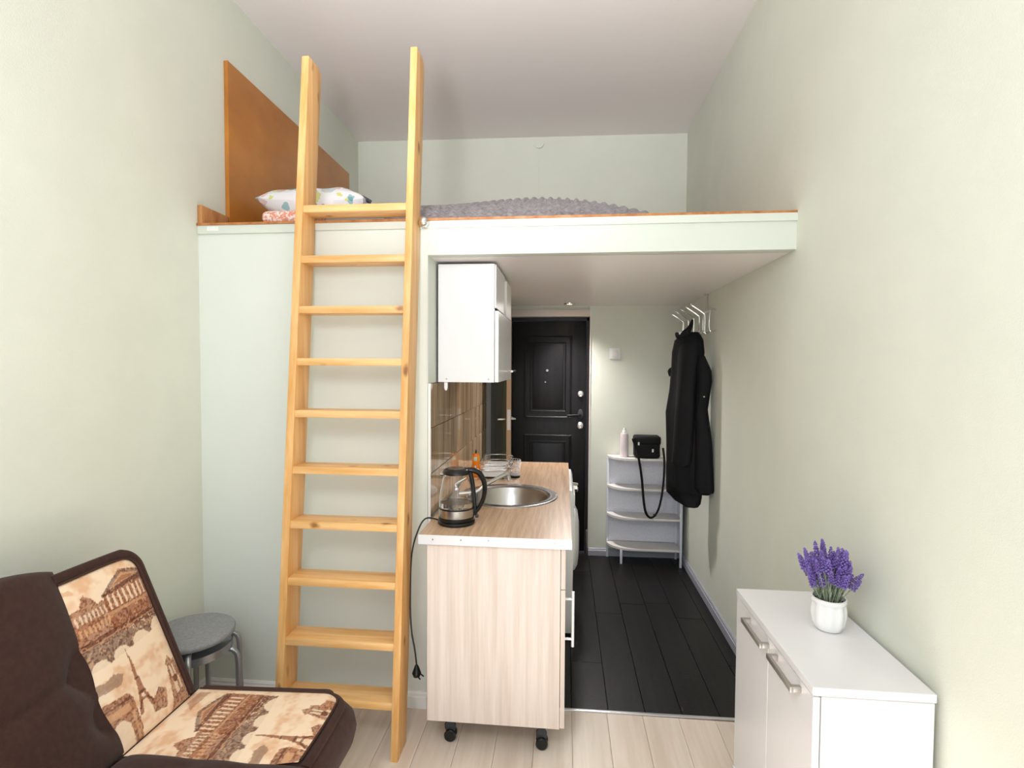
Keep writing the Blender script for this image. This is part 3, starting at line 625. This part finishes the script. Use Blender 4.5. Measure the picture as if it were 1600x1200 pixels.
# coat rack
ck = thing('coat_rack', (.92, 3.83, 1.74), 'chrome wire coat rack with five bent hooks on the right hall wall', 'coat rack')
for z in (1.885, 1.765): part('rail', MB().tube([(.905, 3.44, z), (.905, 4.22, z)], .005, 10), CHROME, ck)
for y in (3.45, 3.60, 4.20): part('bracket', MB().tube([(.938, y, 1.89), (.905, y, 1.885), (.900, y, 1.765), (.938, y, 1.76)], .0045, 8, 4), CHROME, ck)
for y in (3.50, 3.64, 3.79, 3.95, 4.11):
    part('hook', MB().tube([(.900, y, 1.745), (.885, y, 1.755), (.884, y, 1.85), (.872, y, 1.875), (.80, y, 1.925)], [.0045]*5, 8, 4), CHROME, ck)
    part('hook_tip', MB().blob((.798, y, 1.927), .009, sub=2), CHROME, ck)
part('suspension_rod', MB().tube([(.934, 3.66, 1.89), (.934, 3.66, 2.012)], .005, 8), NICKEL, ck)
part('rod_cap', MB().lathe([(0, -.006), (.012, -.006), (.012, 0), (0, 0)], (.934, 3.66, 2.013), 14), NICKEL, ck)
# coat: lofted from its outline, with depth and folds
L0 = Vector((.68, 3.66, 0)); R0 = Vector((.915, 3.46, 0)); axd = (R0-L0).normalized(); nrm = Vector((-axd.y, axd.x, 0))
def onplane(px, py, off=0):
    d = RT*((px-800)/F)+UP*((600-py)/F)+FW; n_ = nrm; t = (L0+n_*off).dot(n_)/d.dot(n_); return d*t+Vector((0, 0, EYE))
def loft(rows, thick, off=0, n=36, folds=7, amp=.10, ph=0, sub=4):
    """rows: (pixel y, left, right) outline of a hanging garment, measured on its own plane"""
    prof = []
    for (a, b) in zip(rows, rows[1:]):
        for k in range(sub):
            t = k/sub; prof.append([a[i]*(1-t)+b[i]*t for i in range(3)])
    prof.append(list(rows[-1])); mb = MB(); rings = []
    for i, (y, l, r) in enumerate(prof):
        a, b = onplane(l, y, off), onplane(r, y, off); c = (a+b)/2; h = (b-a).length/2; e = i/(len(prof)-1)
        th = thick*min(1, .35+e*4)
        ring = []
        for j in range(n):
            an = 2*PI*j/n; f = 1+amp*min(1, e*3)*math.sin(folds*an+ph+e*2.5)+.05*math.sin(3*an+e*9+ph)
            ring.append(mb.b.verts.new(c+axd*(h*math.cos(an))+nrm*(th*f*math.sin(an)*(abs(math.sin(an))**.0))))
        rings.append(ring)
    for A_, B_ in zip(rings, rings[1:]):
        for j in range(n): mb.b.faces.new((A_[j], A_[(j+1) % n], B_[(j+1) % n], B_[j]))
    mb.b.faces.new(rings[0][::-1]); mb.b.faces.new(rings[-1]); return mb
ct = thing('black_coat', (.80, 3.58, .56), 'long black hooded coat hanging from the wall rack in the hall', 'coat')
part('body', loft([(519, 1072, 1090), (524, 1064, 1094), (532, 1055, 1098), (550, 1051, 1100), (575, 1050, 1098), (610, 1047, 1098), (645, 1041, 1099), (690, 1042, 1101), (740, 1042, 1106), (763, 1043, 1110), (768, 1048, 1108)], .062, 0), COATM, ct, angle=80)
part('under_layer', loft([(600, 1052, 1094), (690, 1043, 1096), (740, 1041, 1097), (772, 1042, 1096), (784, 1055, 1094), (791, 1070, 1090)], .045, .02, folds=5, ph=1.5), COATM, ct, angle=80)
part('sleeve', loft([(556, 1092, 1101), (566, 1091, 1105), (580, 1090, 1111), (596, 1090, 1112), (615, 1089, 1109), (640, 1088, 1105), (690, 1086, 1112), (735, 1085, 1114), (764, 1084, 1115), (769, 1090, 1114)], .040, -.03, folds=4, ph=.6, n=28), COATM, ct, angle=80)
part('sleeve', loft([(530, 1062, 1090), (560, 1060, 1092), (600, 1058, 1088), (650, 1054, 1086), (700, 1052, 1084), (723, 1050, 1082), (727, 1053, 1079)], .045, -.045, folds=4, ph=2.1, n=28), COATM, ct, angle=80)
part('hood', MB().tube([onplane(1057, 521, -.03), onplane(1062, 526, -.05), onplane(1072, 520, -.05), onplane(1078, 512, -.03), onplane(1082, 500, 0)], [.010, .022, .024, .016, .007], 12, 5), COATM, ct)
part('cuff_strap', MB().tube([onplane(1050, 576, 0), onplane(1046, 580, -.01), onplane(1048, 587, 0)], .012, 8, 4), COATM, ct)
for px, py in ((1100, 620), (1044, 668)):
    p = onplane(px, py, -.075 if px > 1090 else -.03); part('snap_button', MB().blob(p, .006, sub=2), CHROME, ct)
p = onplane(1064, 521, -.068); part('neck_label', box(p.x-.012, p.x+.012, p.y-.003, p.y+.003, p.z-.006, p.z+.010), WHITEP, ct)
# ================================================================ WHITE SIDEBOARD
BX0, BX1, BY0, BY1, BZ = .632, .920, 1.387, 1.985, .734
sd = thing('white_sideboard', ((BX0+BX1)/2, (BY0+BY1)/2, 0), 'low white two-door sideboard standing against the right wall', 'cabinet')
part('top_board', box(BX0-.003, BX1, BY0-.004, BY1, BZ-.022, BZ, r=.0015, seg=1), LAMIN, sd, smooth=False)
part('side_panel', box(BX0+.020, BX1-.002, BY0, BY0+.016, .0, BZ-.025, r=.001, seg=1), LAMIN, sd, smooth=False)
part('side_panel', box(BX0+.020, BX1-.002, BY1-.018, BY1-.002, .0, BZ-.025, r=.001, seg=1), LAMIN, sd, smooth=False)
cr = MB(); cr.box(BX0+.022, BX1-.004, BY0+.016, BY1-.018, .08, .096); cr.box(BX1-.008, BX1-.004, BY0+.016, BY1-.018, .096, BZ-.025); cr.box(BX0+.03, BX0+.045, BY0+.016, BY1-.018, 0, .08)
part('carcass', cr, LAMIN, sd, smooth=False)
YM = 1.683
for y0, y1, (ha, hb_) in ((BY0, YM-.0015, (1.452, 1.622)), (YM+.0015, BY1-.002, (1.674, 1.849))):
    d = part('door', box(BX0, BX0+.017, y0, y1, .085, BZ-.027, r=.001, seg=1), LAMIN, sd, smooth=False)
    hz = .684
    hb = MB(); hb.box(BX0-.030, BX0-.020, ha, hb_, hz-.008, hz+.008, r=.002)
    for y in (ha+.008, hb_-.008): hb.box(BX0-.022, BX0+.001, y-.007, y+.007, hz-.008, hz+.008, r=.002)
    part('bar_handle', hb, NICKEL, d)
part('foot', box(BX0-.006, BX0+.018, BY1-.03, BY1-.004, 0, .082, r=.003), LAMIN, sd)
# lavender in a white pot
LP = Vector((.815, 1.706, BZ+.001))
lv = thing('potted_lavender', LP, 'artificial lavender with violet spikes in a ribbed white ceramic pot on the sideboard', 'plant')
fold = lambda a, z: 1+.035*math.sin(9*a)*min(1, max(0, z/.03))*(1 if z < .082 else .2)
part('pot', MB().lathe([(r*.90, z*.93) for r, z in [(0, 0), (.036, 0), (.042, .004), (.050, .025), (.0535, .05), (.053, .07), (.050, .086), (.0515, .090), (.0545, .096), (.054, .104), (.049, .106), (.047, .10), (.047, .085), (0, .083)]], LP, 72, mod=fold), POT, lv, angle=50)
part('soil', MB().lathe([(0, .088), (.041, .086), (.041, .080), (0, .080)], LP, 24), SOIL, lv)
spike_me = []
for k in range(4):
    b_ = bmesh.new(); mbk = MB(); mbk.b.free(); mbk.b = b_; Lh = .034+.006*k
    nring = 7+k
    for i in range(nring):
        z = Lh*i/(nring-1); r = .0075*(1-.65*(i/(nring-1))**1.5)
        for j in range(4):
            a = j*PI/2+i*.8; mbk.blob((r*math.cos(a), r*math.sin(a), z+random.uniform(-.001, .001)), .0036*(1-.3*i/nring), sub=1)
    mbk.blob((0, 0, Lh+.003), .003, sub=1)
    me = bpy.data.meshes.new('flower_spike'); b_.to_mesh(me); b_.free(); me.materials.append(LAV); me.shade_smooth(); spike_me.append(me)
stems = MB(); leaves = MB()
heads = []
for i in range(64):
    a = random.uniform(0, 2*PI); rr = math.sqrt(random.random())
    base = LP+Vector((.028*rr*math.cos(a), .028*rr*math.sin(a), .084))
    hgt = random.uniform(.055, .125)-(.025*rr**3)
    spread = .040*rr+.005
    tip = LP+Vector((spread*1.35*math.cos(a)-.006+random.uniform(-.008, .008), spread*1.35*math.sin(a)+random.uniform(-.008, .008), .095+hgt))
    heads.append((base, tip))
heads += [(LP+Vector((.02, 0, .09)), LP+Vector((.066, -.01, .150))), (LP+Vector((-.02, 0, .09)), LP+Vector((-.060, 0, .200)))]
for i, (base, tip) in enumerate(heads):
    mid = base.lerp(tip, .55)+Vector((random.uniform(-.004, .004), random.uniform(-.004, .004), .004))
    stems.tube([base, mid, tip], .0013, 5, 4)
    d = (tip-mid).normalized(); q_ = d.to_track_quat('Z', 'Y')
    o = bpy.data.objects.new('flower_spike', spike_me[i % 4]); COL.objects.link(o); o.parent = lv
    o.location = tip-LP; o.rotation_mode = 'QUATERNION'; o.rotation_quaternion = q_; s_ = random.uniform(.85, 1.1); o.scale = (s_, s_, s_)
for i in range(260):
    base, tip = random.choice(heads); t = random.uniform(.0, .6); p = base.lerp(tip, t)
    a = random.uniform(0, 2*PI); d = Vector((math.cos(a)*.35, math.sin(a)*.35, 1)).normalized(); Lf = random.uniform(.02, .04)
    e = p+d*Lf; sd_ = d.cross(Vector((0, 0, 1))).normalized()*.0022
    vs = [leaves.b.verts.new(v) for v in (p, p.lerp(e, .4)+sd_, e, p.lerp(e, .4)-sd_)]; leaves.b.faces.new(vs)
part('stems', stems, STEM, lv)['kind'] = 'stuff'
part('leaves', leaves, LEAF, lv)['kind'] = 'stuff'
# ================================================================ STOOLS
def stool(c, ztop, label, ang, seat):
    t = thing('round_stool', (c[0], c[1], 0), label, 'stool', 'stacked round stools')
    R_ = .158 if seat else .148
    part('seat', MB().lathe([(0, -.022), (R_-.004, -.022), (R_, -.018), (R_, -.005), (R_-.004, 0), (0, 0)] if seat else [(R_-.03, -.030), (R_, -.030), (R_, 0), (R_-.003, 0), (R_-.003, -.012), (0, -.012), (0, -.016), (R_-.03, -.016)], (c[0], c[1], ztop), 64), seat or SILVER, t, angle=50)
    for k in range(4):
        a = ang+k*PI/2; u = Vector((math.cos(a), math.sin(a), 0)); cc = Vector((c[0], c[1], 0))
        part('leg', MB().tube([cc+u*.06+Vector((0, 0, ztop-.033)), cc+u*.125+Vector((0, 0, ztop-.034)), cc+u*.158+Vector((0, 0, ztop-.048)), cc+u*.170+Vector((0, 0, ztop-.085)), cc+u*.172+Vector((0, 0, ztop-.2)), cc+u*.178+Vector((0, 0, .012))], .0105, 12, 5), SILVER, t)
        part('rubber_foot', MB().lathe([(0, 0), (.0125, 0), (.0125, .02), (0, .02)], cc+u*.178, 12), BLACKP, t)
    return t
stool((-1.484, 1.990), .462, 'round grey stool with silver legs, upper one of the stacked pair beside the sofa', math.radians(32), SEATGREY)
stool((-1.486, 1.994), .408, 'lower stool of the stacked pair beside the sofa, only its rim and legs showing', math.radians(17), None)
# ================================================================ SOFA
ang = math.atan2(.20, .47); ca, sa = math.cos(ang), math.sin(ang)
HX, HZ = -1.24, .42
def B(u, v, wv): return (HX-sa*v+ca*wv, u, HZ+ca*v+sa*wv)
so_ = thing('sofa', (-1.05, .75, 0), 'dark brown click-clack sofa with sepia Paris-view print panels in the lower left', 'sofa')
# print design, in metres: s across (0..0.30), t up (0..0.58)
CREAM, TAN, RUST, DKB = [np.array(srgb(c)[:3]) for c in ('#F3D9BC', '#DDAA80', '#9A5A38', '#5C2E20')]
def inside(S_, T_, poly):
    r = np.zeros(S_.shape, bool); n_ = len(poly)
    for i in range(n_):
        x1, y1 = poly[i]; x2, y2 = poly[(i+1) % n_]
        if y1 == y2: continue
        c = ((y1 > T_) != (y2 > T_)) & (S_ < (x2-x1)*(T_-y1)/(y2-y1)+x1); r ^= c
    return r
def vnoise(S_, T_, f, seed):
    g = np.random.default_rng(seed).random((64, 64)); x = S_*f; y = T_*f
    x0 = np.floor(x).astype(int); y0 = np.floor(y).astype(int); fx, fy = x-x0, y-y0; fx = fx*fx*(3-2*fx); fy = fy*fy*(3-2*fy)
    G = lambda a, b: g[a % 64, b % 64]
    return G(x0, y0)*(1-fx)*(1-fy)+G(x0+1, y0)*fx*(1-fy)+G(x0, y0+1)*(1-fx)*fy+G(x0+1, y0+1)*fx*fy
def design(S_, T_):
    Sj = S_+(vnoise(S_, T_, 160, 1)-.5)*.0035; Tj = T_+(vnoise(S_, T_, 160, 2)-.5)*.0035
    n1 = vnoise(S_*.6, T_*1.6, 25, 3); n2 = vnoise(S_, T_, 90, 4); n3 = vnoise(S_, T_, 260, 5)
    C = CREAM[None]*np.ones(S_.shape+(1,))
    k = np.clip((n1*.7+n2*.3-.42)*2.2, 0, .8)[..., None]; C = C*(1-k)+TAN*k
    def put(mask, col, a=1.): 
        aa = (mask*a)[..., None]*(.82+.18*n3[..., None]); C[:] = C*(1-aa)+col*aa
    tex = (n2 > .5)
    def bld(poly, col=RUST, a=.9):
        m = inside(Sj, Tj, poly); put(m, col, a); put(m & (n3 > .62), DKB, .6); put(m & (n2 < .30) & (n3 < .5), TAN, .6); return m
    R_ = lambda x0, x1, y0, y1: [(x0, y0), (x1, y0), (x1, y1), (x0, y1)]
    # long palace left of the temple
    bld([(-.02, .31), (.12, .315), (.12, .42), (.10, .425), (.085, .42), (.07, .445), (.055, .462), (.045, .455), (.03, .43), (-.02, .425)], RUST, .85)
    for i in range(9):
        put(inside(Sj, Tj, R_(-.005+i*.013, .001+i*.013, .385, .41)), CREAM, .75); put(inside(Sj, Tj, R_(-.005+i*.013, .001+i*.013, .35, .372)), TAN, .8)
    # temple
    bld([(.10, .315), (.30, .30), (.30, .46), (.11, .44)], RUST, .95)
    bld([(.105, .438), (.196, .492), (.29, .462), (.30, .44), (.105, .43)], DKB, .75)
    put(inside(Sj, Tj, [(.135, .444), (.196, .478), (.262, .458)]), TAN, .7)
    put(inside(Sj, Tj, [(.15, .448), (.196, .470), (.24, .458)]), RUST, .8)
    for i in range(9): put(inside(Sj, Tj, R_(.118+i*.019, .126+i*.019, .385, .430)), CREAM, .9)
    put(inside(Sj, Tj, R_(.10, .30, .372, .380)), TAN, .6)
    # embankment and bridge arches
    bld([(-.02, .250), (.03, .245), (.20, .262), (.30, .280), (.30, .335), (-.02, .33)], DKB, .8)
    for cx, cy, w_ in ((.030, .240, .026), (.098, .246, .030), (.175, .256, .032), (.255, .268, .034)):
        put(((Sj-cx)/w_)**2+((Tj-cy)/.030)**2 < 1, CREAM, .95)
    put(inside(Sj, Tj, [(-.02, .312), (.30, .322), (.30, .326), (-.02, .316)]), TAN, .6)
    put((n3 > .72) & inside(Sj, Tj, R_(.15, .30, .29, .32)), CREAM, .7)
    # lattice tower
    for t0, t1, w0, w1 in ((.232, .262, .0020, .0010), (.165, .235, .0062, .0030), (.12, .165, .0115, .0070)):
        put(inside(Sj, Tj, [(.110-w0, t0), (.110+w0, t0), (.112+w1, t1), (.112-w1, t1)]), RUST, .95)
    put(inside(Sj, Tj, R_(.096, .124, .118, .126)), DKB, .9); put(inside(Sj, Tj, R_(.103, .118, .163, .168)), DKB, .9)
    put(inside(Sj, Tj, [(.078, .065), (.094, .065), (.106, .120), (.098, .120)]), RUST, .95); put(inside(Sj, Tj, [(.126, .065), (.142, .065), (.122, .120), (.114, .120)]), RUST, .95)
    put((((Sj-.110)/.026)**2+((Tj-.078)/.028)**2 < 1) & (((Sj-.110)/.020)**2+((Tj-.076)/.022)**2 > 1) & (Tj > .078), DKB, .8)
    bld([(.125, .045), (.175, .03), (.19, .085), (.165, .10), (.13, .075)], RUST, .8)
    # triumphal arch, bottom left
    m = bld([(-.02, .0), (.075, .0), (.078, .125), (.066, .145), (.0, .150), (-.02, .15)], RUST, .85)
    put(inside(Sj, Tj, R_(-.01, .06, .098, .120)), TAN, .75); put(inside(Sj, Tj, R_(-.01, .07, .128, .134)), DKB, .7)
    put((((Sj-.022)/.024)**2+((Tj-.045)/.04)**2 < 1) | inside(Sj, Tj, R_(-.002, .046, -.02, .045)), CREAM, .9)
    put(inside(Sj, Tj, R_(.058, .066, .01, .09)), TAN, .6)
    # twin-towered church on the right
    bld([(.200, .03), (.222, .14), (.216, .146), (.238, .168), (.250, .146), (.262, .150), (.270, .118), (.30, .11), (.30, .02), (.26, .0), (.19, .0)], RUST, .8)
    for (a_, b_, c_, d_) in ((.226, .234, .10, .135), (.240, .248, .10, .135), (.222, .236, .045, .08), (.246, .256, .05, .09), (.268, .278, .03, .07)): put(inside(Sj, Tj, R_(a_, b_, c_, d_)), CREAM, .8)
    put(((Sj-.235)**2+(Tj-.09)**2 < .0007**1*.00012/.0007), DKB, .8)
    # grey smudge of roofs
    put(inside(Sj, Tj, [(.0, .18), (.06, .175), (.075, .20), (.05, .215), (.02, .205), (-.01, .215)]), np.array(srgb('#8D6C58')[:3]), .8)
    put(inside(Sj, Tj, [(-.01, .485), (.035, .475), (.03, .49), (-.01, .50)]), TAN, .8)
    put(inside(Sj, Tj, [(.20, .52), (.30, .52), (.30, .56), (.24, .56)]), RUST, .6)
    return C
PRINT = bpy.data.materials.new('sepia_city_print'); PRINT.use_nodes = True
_n = PRINT.node_tree.nodes; _a = _n.new('ShaderNodeAttribute'); _a.attribute_name = 'print'; _b = _n['Principled BSDF']
PRINT.node_tree.links.new(_a.outputs['Color'], _b.inputs['Base Color']); _b.inputs['Roughness'].default_value = .8; _b.inputs['Specular IOR Level'].default_value = .2; _b.inputs['Sheen Weight'].default_value = .1
def printed(name, fn, st, nu, nv, parent):
    """fn(a,b)->point ; st(a,b)->(s,t) design metres"""
    a, b = np.meshgrid(np.linspace(0, 1, nu+1), np.linspace(0, 1, nv+1), indexing='ij')
    off = parent['_w']; P = np.array([fn(x, y) for x, y in zip(a.ravel(), b.ravel())])-np.array(off)
    idx = np.arange((nu+1)*(nv+1)).reshape(nu+1, nv+1)
    fc = np.stack([idx[:-1, :-1], idx[1:, :-1], idx[1:, 1:], idx[:-1, 1:]], -1).reshape(-1, 4)
    me = bpy.data.meshes.new(name); me.from_pydata(P.tolist(), [], fc.tolist())
    s_, t_ = st(a, b); C = design(s_, t_).reshape(-1, 3)
    at_ = me.attributes.new('print', 'FLOAT_COLOR', 'POINT'); at_.data.foreach_set('color', np.hstack([C, np.ones((len(C), 1))]).ravel().astype(np.float32))
    me.materials.append(PRINT); me.shade_smooth()
    o = bpy.data.objects.new(name, me); COL.objects.link(o); o.parent = parent; return o
UN, UF, VT = 1.37, 1.643, .516
def uL(v): return UN+.006*math.sin(v*30)
def uR(v):
    r = .055; return UF if v < VT-r else UF-r+math.sqrt(max(0, r*r-(v-(VT-r))**2))
def vtop(u): return VT
def bfn(a, b):
    v = .004+(VT-.004)*b; l, r = uL(v), uR(v); u = l+(r-l)*a
    bulge = .016*(max(0, 1-(2*a-1)**6))*(max(0, 1-(2*b-1)**8))**.7
    return B(u, v, .006+bulge)
def bst(a, b): 
    v = .004+(VT-.004)*b; r = np.where(v < VT-.055, UF, UF-.055+np.sqrt(np.maximum(0, .055**2-(v-(VT-.055))**2))); l = UN+.006*np.sin(v*30)
    return l+(r-l)*a-1.37, v
printed('printed_back_panel', bfn, bst, 110, 210, so_)
# back-rest slab (rounded outline, soft edge)
def slab(pts, w0, w1, fn, r, seg=5): return MB().prism(pts, w0, w1, fn=fn, r=r, seg=seg)
def rc(cx, cy, r, a0, a1, n=8): return [(cx+r*math.cos(a0+(a1-a0)*i/n), cy+r*math.sin(a0+(a1-a0)*i/n)) for i in range(n+1)]
pts = [(-.30, -.06), (1.664, -.06)]+rc(1.664-.08, .545-.08, .08, 0, PI/2)+[(1.37, .552), (-.22, .58)]+[(-.30, .55)]
part('backrest', slab(pts, -.135, .004, B, .022), BROWN, so_, angle=60)
rim_pts = [B(1.654, .01, .006), B(1.655, .25, .006), B(1.655, .43, .006)]+[B(p, q, .006) for p, q in rc(1.655-.065, .532-.065, .065, .1, PI/2-.1, 6)]+[B(1.50, .535, .006), B(1.37, .537, .006)]
part('edge_binding', MB().tube(rim_pts, .013, 10, 3, flat=(1.15, .8)), BROWN, so_)
part('piping', MB().tube([B(uR(v)+.003, v, .012) for v in np.linspace(.01, VT-.001, 24)]+[B(1.50, VT+.004, .012), B(1.375, VT+.003, .012)], .0035, 6, 2), BROWNP, so_)
# tufted brown section of the back
def tuft(u, v, pts_):
    s_ = 0
    for (a_, b_, r_, d_) in pts_: s_ += d_*math.exp(-((u-a_)**2+(v-b_)**2)/(r_*r_))
    return s_
tb = [(1.355, .265, .055, .050), (1.36, .125, .045, .04), (1.0, .28, .07, .045), (.66, .28, .07, .045), (1.0, .12, .06, .02), (.3, .28, .07, .045)]
def brfn(a, b):
    u = -.28+(1.385+.28)*a; v = (.56+.055*(1-math.exp(-(1.387-u)/.12)))*b
    e = (1-math.exp(-(1.387-u)/.075))*(max(0, 1-(2*b-1)**10))**.5*min(1, a*12)
    wv = .003+.052*e - tuft(u, v, tb)*min(1, e*2.5) + .005*math.sin(u*11+v*6)*e
    wv -= .018*math.exp(-((v-.265)/.018)**2)*e*math.exp(-(1.37-u)/.35)
    return B(u, v, max(wv, .002))
part('brown_back_cushion', MB().patch(brfn, 150, 60, tuple(Vector(B(0, 0, -.02))-Vector(B(0, 0, 0)))), BROWN, so_, angle=80)
# seat: slab with a rounded far front corner and bulging front
def seatfn(p, q, a): return (p, q, a)
pts = [(-1.31, -.30), (-.702, -.30)]+[(-.700, 1.40)]+rc(-.700-.10, 1.735-.10, .10, 0, PI/2)+[(-1.0, 1.722), (-1.30, 1.695)]
mb = MB(); levels = [(.27, .0), (.30, .024), (.34, .034), (.37, .028), (.393, .010), (.405, -.004), (.412, -.02)]
rings = []
n_ = len(pts); cen = Vector((sum(p[0] for p in pts)/n_, sum(p[1] for p in pts)/n_))
for z, off_ in levels:
    ring = []
    for i, (x, y) in enumerate(pts):
        a_ = Vector(pts[(i-1) % n_]); c_ = Vector(pts[(i+1) % n_]); t_ = (c_-a_).normalized(); nn_ = Vector((t_.y, -t_.x))
        ring.append(mb.b.verts.new((x+nn_.x*off_, y+nn_.y*off_*(.35 if x < -.75 else 1), z)))
    rings.append(ring)
for A_, B_ in zip(rings, rings[1:]):
    for j in range(n_): mb.b.faces.new((A_[j], A_[(j+1) % n_], B_[(j+1) % n_], B_[j]))
mb.b.faces.new(rings[0][::-1]); mb.b.faces.new(rings[-1])
part('seat', mb, BROWN, so_, angle=60)
SF, SN = 1.690, 1.372
def yfar(x):  # far boundary with rounded front corner
    y = SF+(x+1.235)*.05
    r = .07; xc = -.733-r
    if x > xc: y = y-r+math.sqrt(max(0, r*r-(x-xc)**2))
    return y
def ynear(x): return SN+.012*math.sin((x+1.235)*18)+.03*max(0, (x+.80)/.08)
def sfn(a, b):
    x = -1.238+(.505)*a; y0_, y1_ = ynear(x), yfar(x); y = y0_+(y1_-y0_)*b
    return (x, y, .4205+.010*(max(0, 1-(2*a-1)**6))*(max(0, 1-(2*b-1)**6)))
def sst(a, b):
    x = -1.238+.505*a; y0_ = np.vectorize(ynear)(x); y1_ = np.vectorize(yfar)(x); return y0_+(y1_-y0_)*b-1.37, -x-.66
printed('printed_seat_panel', sfn, sst, 200, 120, so_)
bnd = [(x, yfar(x)+.020, .408) for x in np.linspace(-1.235, -.80, 12)]+[(p, q, .408) for p, q in rc(-.806, 1.634, .085, PI/2-.25, .05, 6)]+[(-.716, 1.50, .406), (-.716, 1.40, .405)]
part('edge_binding', MB().tube(bnd, .016, 10, 3, flat=(1.2, .6)), BROWN, so_)
part('piping', MB().tube([(x, yfar(x)+.003, .4225) for x in np.linspace(-1.235, -.736, 30)]+[(-.730, 1.55, .421), (-.730, 1.41, .421)], .0035, 6, 2), BROWNP, so_)
ts_ = [(-.86, 1.33, .05, .03), (-1.02, 1.33, .05, .03), (-.86, 1.0, .08, .04), (-1.05, 1.0, .08, .04), (-.86, .6, .08, .04)]
def bsfn(a, b):
    x = -1.235+.57*a; y = -.28+(1.385+.28)*b
    e = (max(0, 1-(2*a-1)**10))**.5*(max(0, 1-(2*b-1)**24))**.5
    return (x, y, .405+.050*e-tuft(x, y, ts_)*e*.5)
part('brown_seat_cushion', MB().patch(bsfn, 60, 150, (0, 0, -.03)), BROWN, so_, angle=80)
part('base_frame', box(-1.36, -.74, -.25, 1.66, .07, .275, r=.006), BROWN, so_)
for x in (-1.32, -.80):
    for y in (-.18, 1.60): part('leg', MB().lathe([(0, 0), (.018, 0), (.026, .075), (0, .075)], (x, y, 0), 16), BLACKP, so_)
for o in bpy.data.objects:
    if '_w' in o: del o['_w']
